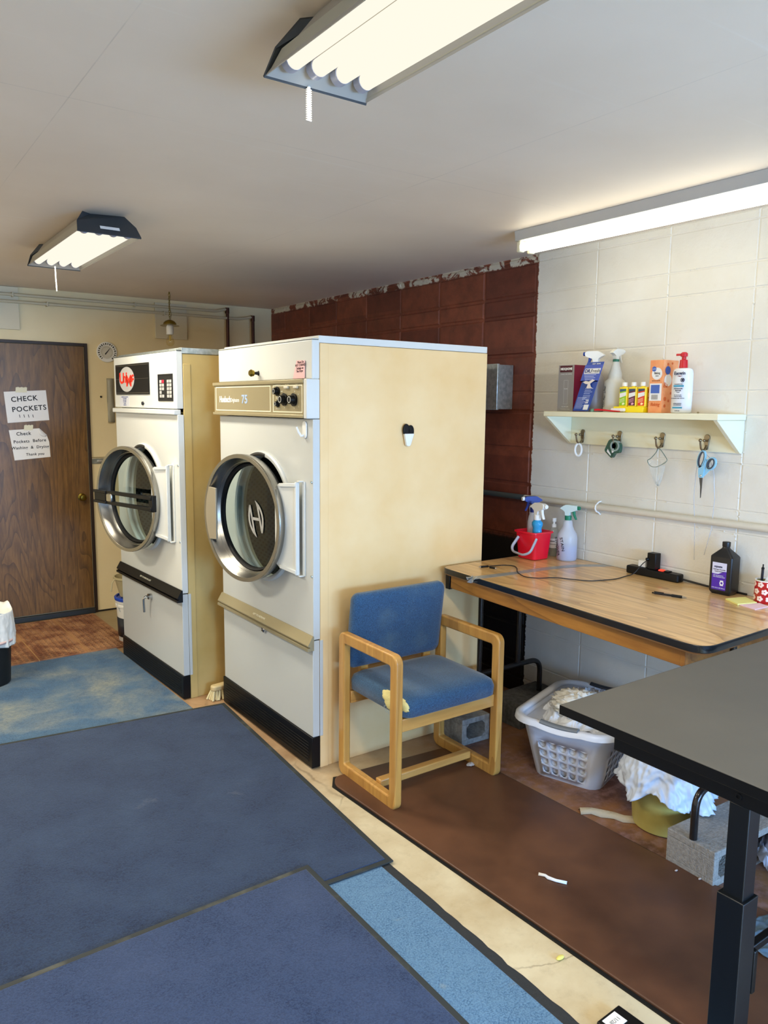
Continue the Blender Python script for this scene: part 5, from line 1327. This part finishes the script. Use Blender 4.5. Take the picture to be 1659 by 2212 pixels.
lf = obj('lint_fluff', heap(0, 0, .022, .016, .002, .008, 8.2, .004, 16), mat('fluff', '#a79e96', .95), loc=(2.222, 2.47, .0118), smooth=180); tag(lf, 'grey lint fluff at the chair stretcher on the brown mat', 'lint')

m = heap(0, 0, .17, .13, .03, .06, 5.5, .03, 60)
wp = obj('plastic_sheet', m, mat('bluish_sheet', '#c3c9dc', .5), loc=(2.70, 1.26, 0), rot=(0, 0, 20), smooth=180, solid=.002); tag(wp, 'crumpled white plastic sheet on the floor behind the black table leg', 'plastic sheet')
m = heap(0, 0, .16, .12, .004, .012, 9.5, .010, 40)
w2_ = obj('cloth_scrap', m, mat('teal_sheen', '#5d7484', .35), loc=(2.28, 1.03, .012), rot=(0, 0, -30), smooth=180, solid=.002); tag(w2_, 'glossy blue grey plastic film lying on the brown mat behind the black leg', 'plastic film')

BX = thing('small_case', 'small black box with a white handwritten tag on the bare floor', 'case', (1.567, 1.09, 0), 3)
obj('case_body', MB().box(-.048, .048, -.14, .078, 0, .022), black_plastic, BX, bevel=.003)
LBt = obj('white_tag', MB().box(-.036, .018, .030, .070, .0222, .0232), paper_white, BX, smooth=0)
text('11/28', .016, T(-.008, .05, .0235) @ rotm(0, 0, 180), mat('pencil_grey', '#8b8b8b', .8), BX, name='handwriting')

# ------------------------------------------------------------------ far end: bucket, pail, waste bin, brush, hanging bulb
PB = thing('paint_pail', 'white plastic bucket with blue lid standing behind the far dryer', 'bucket', (1.585, 5.19, 0))
PB.scale = (1, 1, .88)
obj('pail_body', MB().lathe([(.130, 0), (.133, .004), (.143, .28), (.150, .285), (.150, .300), (.145, .305), (.150, .315), (.150, .330), (.146, .334)], 40, cap=False).lathe([(.13, .0), (0, .0)], 40, cap=False), white_plastic, PB)
obj('pail_lid', MB().lathe([(.154, .335), (.156, .352), (.150, .358), (.142, .356), (.138, .345), (0, .345)], 40), mat('lid_blue', '#1747b8', .35), PB)
obj('dark_label', MB().lathe([(.137, .05), (.141, .20)], 20, a0=rad(150), a1=rad(260), cap=False), mat('pail_label', '#1a2430', .4), PB, solid=.001)
obj('wire_handle', MB().tube([(-.148*math.cos(t), -.02-.148*math.sin(t)*.35, .315-.155*abs(math.sin(t))) for t in [PI*i/16 for i in range(17)]], .0025, 6), galv, PB)
CP_ = thing('pail', 'tall beige plastic pail stacked on the blue lid behind the far dryer', 'pail', (1.556, 5.20, .3157))
CP_.scale = (1, 1, .60)
obj('pail_shell', MB().lathe([(.088, 0), (.118, .20), (.128, .205), (.128, .222), (.118, .225), (.112, .20), (.084, .006), (0, .006)], 36), mat('beige_pail', '#b3a780', .5), CP_)
obj('cord_handle', MB().tube([(-.126, -.01, .20), (-.145, -.02, .17), (-.150, -.025, .12), (-.156, -.03, .075)], .004, 8), mat('beige_pail', '#b3a780', .5), CP_)

TC = thing('waste_bin', 'tall black waste bin with white liner, near the brown door', 'waste bin', (.592, 4.80, .006))
obj('bin_body', MB().lathe([(.110, 0), (.116, .006), (.138, .40), (.131, .40), (.11, .01), (0, .01)], 40), mat('bin_black', '#0d1012', .45), TC)
obj('liner_bag', skirt(.425, .235, .142, .150, .012, 11, 6.7, hem=.012), mat('bin_liner', '#d9d9d4', .5, bump=.2, bscale=30), TC, smooth=180, solid=.001)
obj('liner_mouth', MB().grid(60, 10, lambda u, v: ((.143*(1-v))*math.cos(2*PI*u), (.143*(1-v))*math.sin(2*PI*u), .425+.03*math.sin(2*PI*u*3)*(1-v)-.12*math.sin(v*1.5)+.02*noise.noise(Vector((math.cos(2*PI*u)*3, math.sin(2*PI*u)*3, v*5)))), wrap=True), mat('bin_liner', '#d9d9d4', .5), TC, smooth=180, solid=.001)
obj('drawstring', MB().lathe([(.1505, .252), (.1515, .268)], 40, cap=False), mat('pink_band', '#d8b6ae', .5), TC, solid=.001)

SBr = thing('scrub_brush', 'cream scrubbing brush wedged on edge between the two dryers', 'brush', (1.635, 3.872, 0), 8)
obj('brush_back', MB(T(0, 0, .052)).prism(rrect(-.075, .075, -.024, .024, .022), 0, .030), mat('brush_wood', '#cdb887', .5), SBr, bevel=.008)
m = MB(); random.seed(5)
for i in range(9):
    for j in range(4):
        x = -.066+i*.0165; y = -.016+j*.0107
        m.cyl((x, y, .053), (x*1.22+random.uniform(-.006, .006), y*1.7+random.uniform(-.005, .005), .003), .0045, .0065, n=6)
obj('bristles', m, mat('bristle_cream', '#dccf9f', .8), SBr)

PL = thing('pendant_bulb', 'bare bulb hanging from a brass chain before the cream back wall', 'pendant lamp', (2.006, 5.60, ZC))
m = MB()
for i in range(13):
    zc_ = -.008-i*.0145
    m.tube([(.006*math.sin(t)*(1 if i % 2 else 0), .006*math.sin(t)*(0 if i % 2 else 1), zc_+.0105*math.cos(t)) for t in [2*PI*k/10 for k in range(10)]], .0016, 6, closed=True)
obj('chain', m, brass, PL)
obj('ceiling_hook', MB().tube([(0, 0, 0), (0, 0, -.008)], .0025, 6).tube([(.004, 0, 0), (.010, .004, -.03), (.0, .0, -.10), (.012, -.004, -.16), (.004, 0, -.205)], .0022, 6), mat('braided_cord', '#7b6b3c', .7), PL)
obj('brass_canopy', MB().lathe([(.006, -.196), (.018, -.200), (.034, -.208), (.046, -.222), (.047, -.230), (.040, -.232), (0, -.230)], 32), brass, PL)
obj('wire_ring', MB().tube([(.066*math.cos(t), .066*math.sin(t), -.240) for t in [2*PI*k/36 for k in range(36)]], .0016, 6, closed=True).cyl((-.066, 0, -.240), (.066, 0, -.240), .001, n=6), brass, PL)
obj('socket', MB().lathe([(.020, -.232), (.024, -.244), (.026, -.252), (.026, -.300), (.022, -.304), (0, -.304)], 24), white_plastic, PL)
obj('bulb_glass', MB().lathe([(.013, -.304), (.016, -.318), (.027, -.340), (.030, -.356), (.026, -.374), (.012, -.386), (0, -.387)], 24), thin_glass('bulb_glass', (.97, .93, .78), .3), PL, smooth=80)
obj('filament', MB().lathe([(.005, -.310), (.003, -.345)], 8).tube([(-.008, 0, -.352), (-.004, .002, -.340), (0, -.002, -.352), (.004, .002, -.340), (.008, 0, -.352)], .0012, 6), mat('filament_gold', '#c8ad3a', .4, .3), PL)

# ------------------------------------------------------------------ light fittings
tube_glow = emis('fluorescent_tube', '#fff8e6', .50)
strip_glow = emis('strip_tube', '#fff6da', 4.0)
dark_housing = mat('dark_grey_housing', '#3a3f44', .5, .2)
reflector = mat('white_reflector', '#a5a293', .4)
def hood_lamp(label, y0, y1, chain_y, chain_len, zig=False, HOODW=13, cx=None):
    if cx is None: cx = .9225 if y0 < 2 else .975
    L = thing('ceiling_light', label, 'ceiling light', (cx, (y0+y1)/2, ZC))
    h0, h1 = y0-(y0+y1)/2, y1-(y0+y1)/2; zb, zt = -.098, -.008; wb, wt = .128, .075; ib, it = .124, .068
    m = MB()
    def loop(w, a, b, z): return [(-w, a, z), (w, a, z), (w, b, z), (-w, b, z)]
    def shell(mb, L1, L2):
        A = [mb.v(p) for p in L1]; B = [mb.v(p) for p in L2]
        for k in range(4): mb.f([A[k], A[(k+1) % 4], B[(k+1) % 4], B[k]])
        return A, B
    o1 = loop(wb, h0, h1, zb); o2 = loop(wt, h0+.13, h1-.13, zt)
    _, top = shell(m, o1, o2); m.f(top)
    obj('housing', m, mat('lamp_side_grey', '#a9a59d', .5), L, smooth=0, solid=.002)
    for s_, hh in ((-1, h0), (1, h1)):
        e = MB(); d = -s_
        A = [e.v(p) for p in ((-wb-.003, hh+s_*.004, zb-.002), (wb+.003, hh+s_*.004, zb-.002), (wb-.006, hh+d*.035, zb+.045), (wt+.012, hh+d*.08, zt+.004), (wt-.03, hh+d*.12, zt+.006), (-wt+.03, hh+d*.12, zt+.006), (-wt-.012, hh+d*.08, zt+.004), (-wb+.006, hh+d*.035, zb+.045))]
        e.f(A)
        cap = obj('end_cap', e, dark_housing, L, smooth=0, solid=.006, label='dark grey end cap')
        if s_ == -1:
            fr = Vector((0, d*.04, .045)); 
            sl = MB(); u = Vector((1, 0, 0)); w_ = Vector((0, d*.075, .088)).normalized(); nn = u.cross(w_)*(1 if d > 0 else -1)
            w_ = Vector((0, d*.61, .79)); c0 = Vector((.015, hh+d*.016, zb+.022))+Vector((0, -d*.79, .61))*.006
            q = [c0+u*a+w_*b for a, b in ((-.05, -.007), (.03, -.007), (.03, .009), (-.05, .009))]
            vs = [sl.v(p) for p in q]; sl.f(vs); obj('rating_label', sl, paper_white, cap, smooth=0, solid=.001)
    r = MB(); A = loop(ib, h0+.006, h1-.006, zb+.004); B = loop(it+.045, h0+.046, h1-.046, zb+.042); _, tp = shell(r, A, B); r.f(tp)
    for k in range(3):
        x = -.06+k*.06; r.prism([(x-.008, zb+.042), (x+.008, zb+.042), (x, zb+.022)], h0+.046, h1-.046, Matrix(((1, 0, 0, 0), (0, 0, 1, 0), (0, 1, 0, 0), (0, 0, 0, 1))))
    obj('reflector', r, reflector, L, smooth=0)
    for k in range(4):
        x = -.09+k*.06
        obj('fluorescent_tube', MB().cyl((x, h0+.058, zb+.020), (x, h1-.058, zb+.020), .0185, n=20), tube_glow, L)
        for (ya_, yb_) in ((h0+.038, h0+.060), (h1-.060, h1-.038)):
            obj('lamp_holder', MB().cyl((x, ya_, zb+.022), (x, yb_, zb+.022), .021, n=16), mat('lamp_holder', '#9fa3b4', .4), L)
    ld = bpy.data.lights.new('lamp_light', 'AREA'); ld.shape = 'RECTANGLE'; ld.size = .22; ld.size_y = h1-h0-.06; ld.energy = HOODW; ld.color = (1., .91, .74)
    lo_ = bpy.data.objects.new('lamp_light', ld); COL.objects.link(lo_); lo_.parent = L; lo_.location = (0, 0, zb-.001)
    c = MB(); yy = chain_y-(y0+y1)/2; xx = (-.025 if zig else -.008)
    if zig:
        nk = 15
        for i in range(nk): c.ball((xx, yy, zb-.002-chain_len*i/nk), .0042, 8); 
        for i in range(nk): c.lathe([(.0068, -.001), (.0068, .001)], 8, T(xx, yy, zb-.006-chain_len*i/nk) @ rotm(25, 0, 0))
    else: c.tube([(xx, yy, zb), (xx+.001, yy, zb-chain_len*.5), (xx+.003, yy, zb-chain_len)], .0028, 8)
    obj('pull_chain', c, white_plastic, L)
    return L
hood_lamp('long four tube ceiling light with beaded pull chain, overhead', .36, 1.592, 1.588, .068, True)
hood_lamp('four tube ceiling light with dark end cap and white sticker, before the brown door', 3.41, 4.43, 4.38, .125, False, 15)
hood_lamp('added four tube ceiling light, out of view on the side opposite the dryers', 3.1, 4.2, 4.15, .12, False, 24, -.62)  # unseen fixture added as fill for the back wall and far dryer
hood_lamp('added four tube ceiling light, out of view behind the overhead one', -1.45, -.35, -.40, .12, False, 14)  # unseen fixture added behind the camera to lift the room brightness

S = thing('strip_light', 'bare two tube fluorescent strip light on the ceiling along the white wall', 'ceiling light', (2.64, 2.05, ZC))
y0, y1 = -.64, .62
obj('housing', MB(Matrix(((1, 0, 0, 0), (0, 0, 1, 0), (0, 1, 0, 0), (0, 0, 0, 1)))).prism([(-.06, 0), (-.058, -.012), (-.054, -.045), (.054, -.045), (.058, -.012), (.06, 0)], y0, y1), mat('strip_grey', '#b6b6b4', .4), S, bevel=.002)
for x in (-.033, .033):
    obj('fluorescent_tube', MB().cyl((x, y0+.045, -.072), (x, y1-.03, -.072), .0185, n=20), strip_glow, S)
    for (a, b) in ((y0+.02, y0+.045), (y1-.03, y1-.005)):
        obj('lamp_holder', MB().box(x-.016, x+.016, a, b, -.094, -.044), mat('holder_cream', '#e6e0c4', .4), S, bevel=.006)

# ------------------------------------------------------------------ light and camera
la = bpy.data.lights.new('daylight', 'AREA'); la.shape = 'RECTANGLE'; la.size = 2.6; la.size_y = 1.3; la.energy = 290; la.color = (.30, .54, 1.)
lo = bpy.data.objects.new('daylight', la); COL.objects.link(lo); lo.location = ((WX0+WX1)/2-.2, YF-.45, 1.30); lo.rotation_euler = (rad(78), 0, 0)
lo['kind'] = 'structure'
lb = bpy.data.lights.new('ground_bounce', 'AREA'); lb.shape = 'RECTANGLE'; lb.size = 2.4; lb.size_y = 1.6; lb.energy = 3; lb.color = (.85, .88, 1.)
lbo = bpy.data.objects.new('ground_bounce', lb); COL.objects.link(lbo); lbo.location = ((WX0+WX1)/2, YF-.7, .35); lbo.rotation_euler = (rad(90+48), 0, 0)
wd = bpy.data.worlds.new('world'); SC.world = wd; wd.use_nodes = True
wd.node_tree.nodes['Background'].inputs[0].default_value = (.45, .62, 1, 1); wd.node_tree.nodes['Background'].inputs[1].default_value = 1.0

cd = bpy.data.cameras.new('camera'); cam = bpy.data.objects.new('camera', cd); COL.objects.link(cam)
yw, pt, rl_ = 6.11052266e-01, 1.38153800e-01, 1.05809034e-02
fwd = Vector((math.sin(yw)*math.cos(pt), math.cos(yw)*math.cos(pt), -math.sin(pt))); rt = Vector((math.cos(yw), -math.sin(yw), 0)); upv = rt.cross(fwd)
r2 = math.cos(rl_)*rt+math.sin(rl_)*upv; u2 = -math.sin(rl_)*rt+math.cos(rl_)*upv
Mx = Matrix((r2, u2, -fwd)).transposed().to_4x4(); Mx.translation = (0, 0, 1.62)
cam.matrix_world = Mx; cd.sensor_fit = 'HORIZONTAL'; cd.sensor_width = 36; cd.lens = 36*1667.5/1659; cd.clip_start = .02
SC.camera = cam
SC.view_settings.view_transform = 'Standard'; SC.view_settings.look = 'None'; SC.view_settings.gamma = 1; SC.view_settings.use_curve_mapping = False
SC.view_settings.exposure = 1.05
SC.cycles.max_bounces = 12; SC.cycles.diffuse_bounces = 6; SC.cycles.transparent_max_bounces = 16
SC.cycles.caustics_reflective = False; SC.cycles.caustics_refractive = False
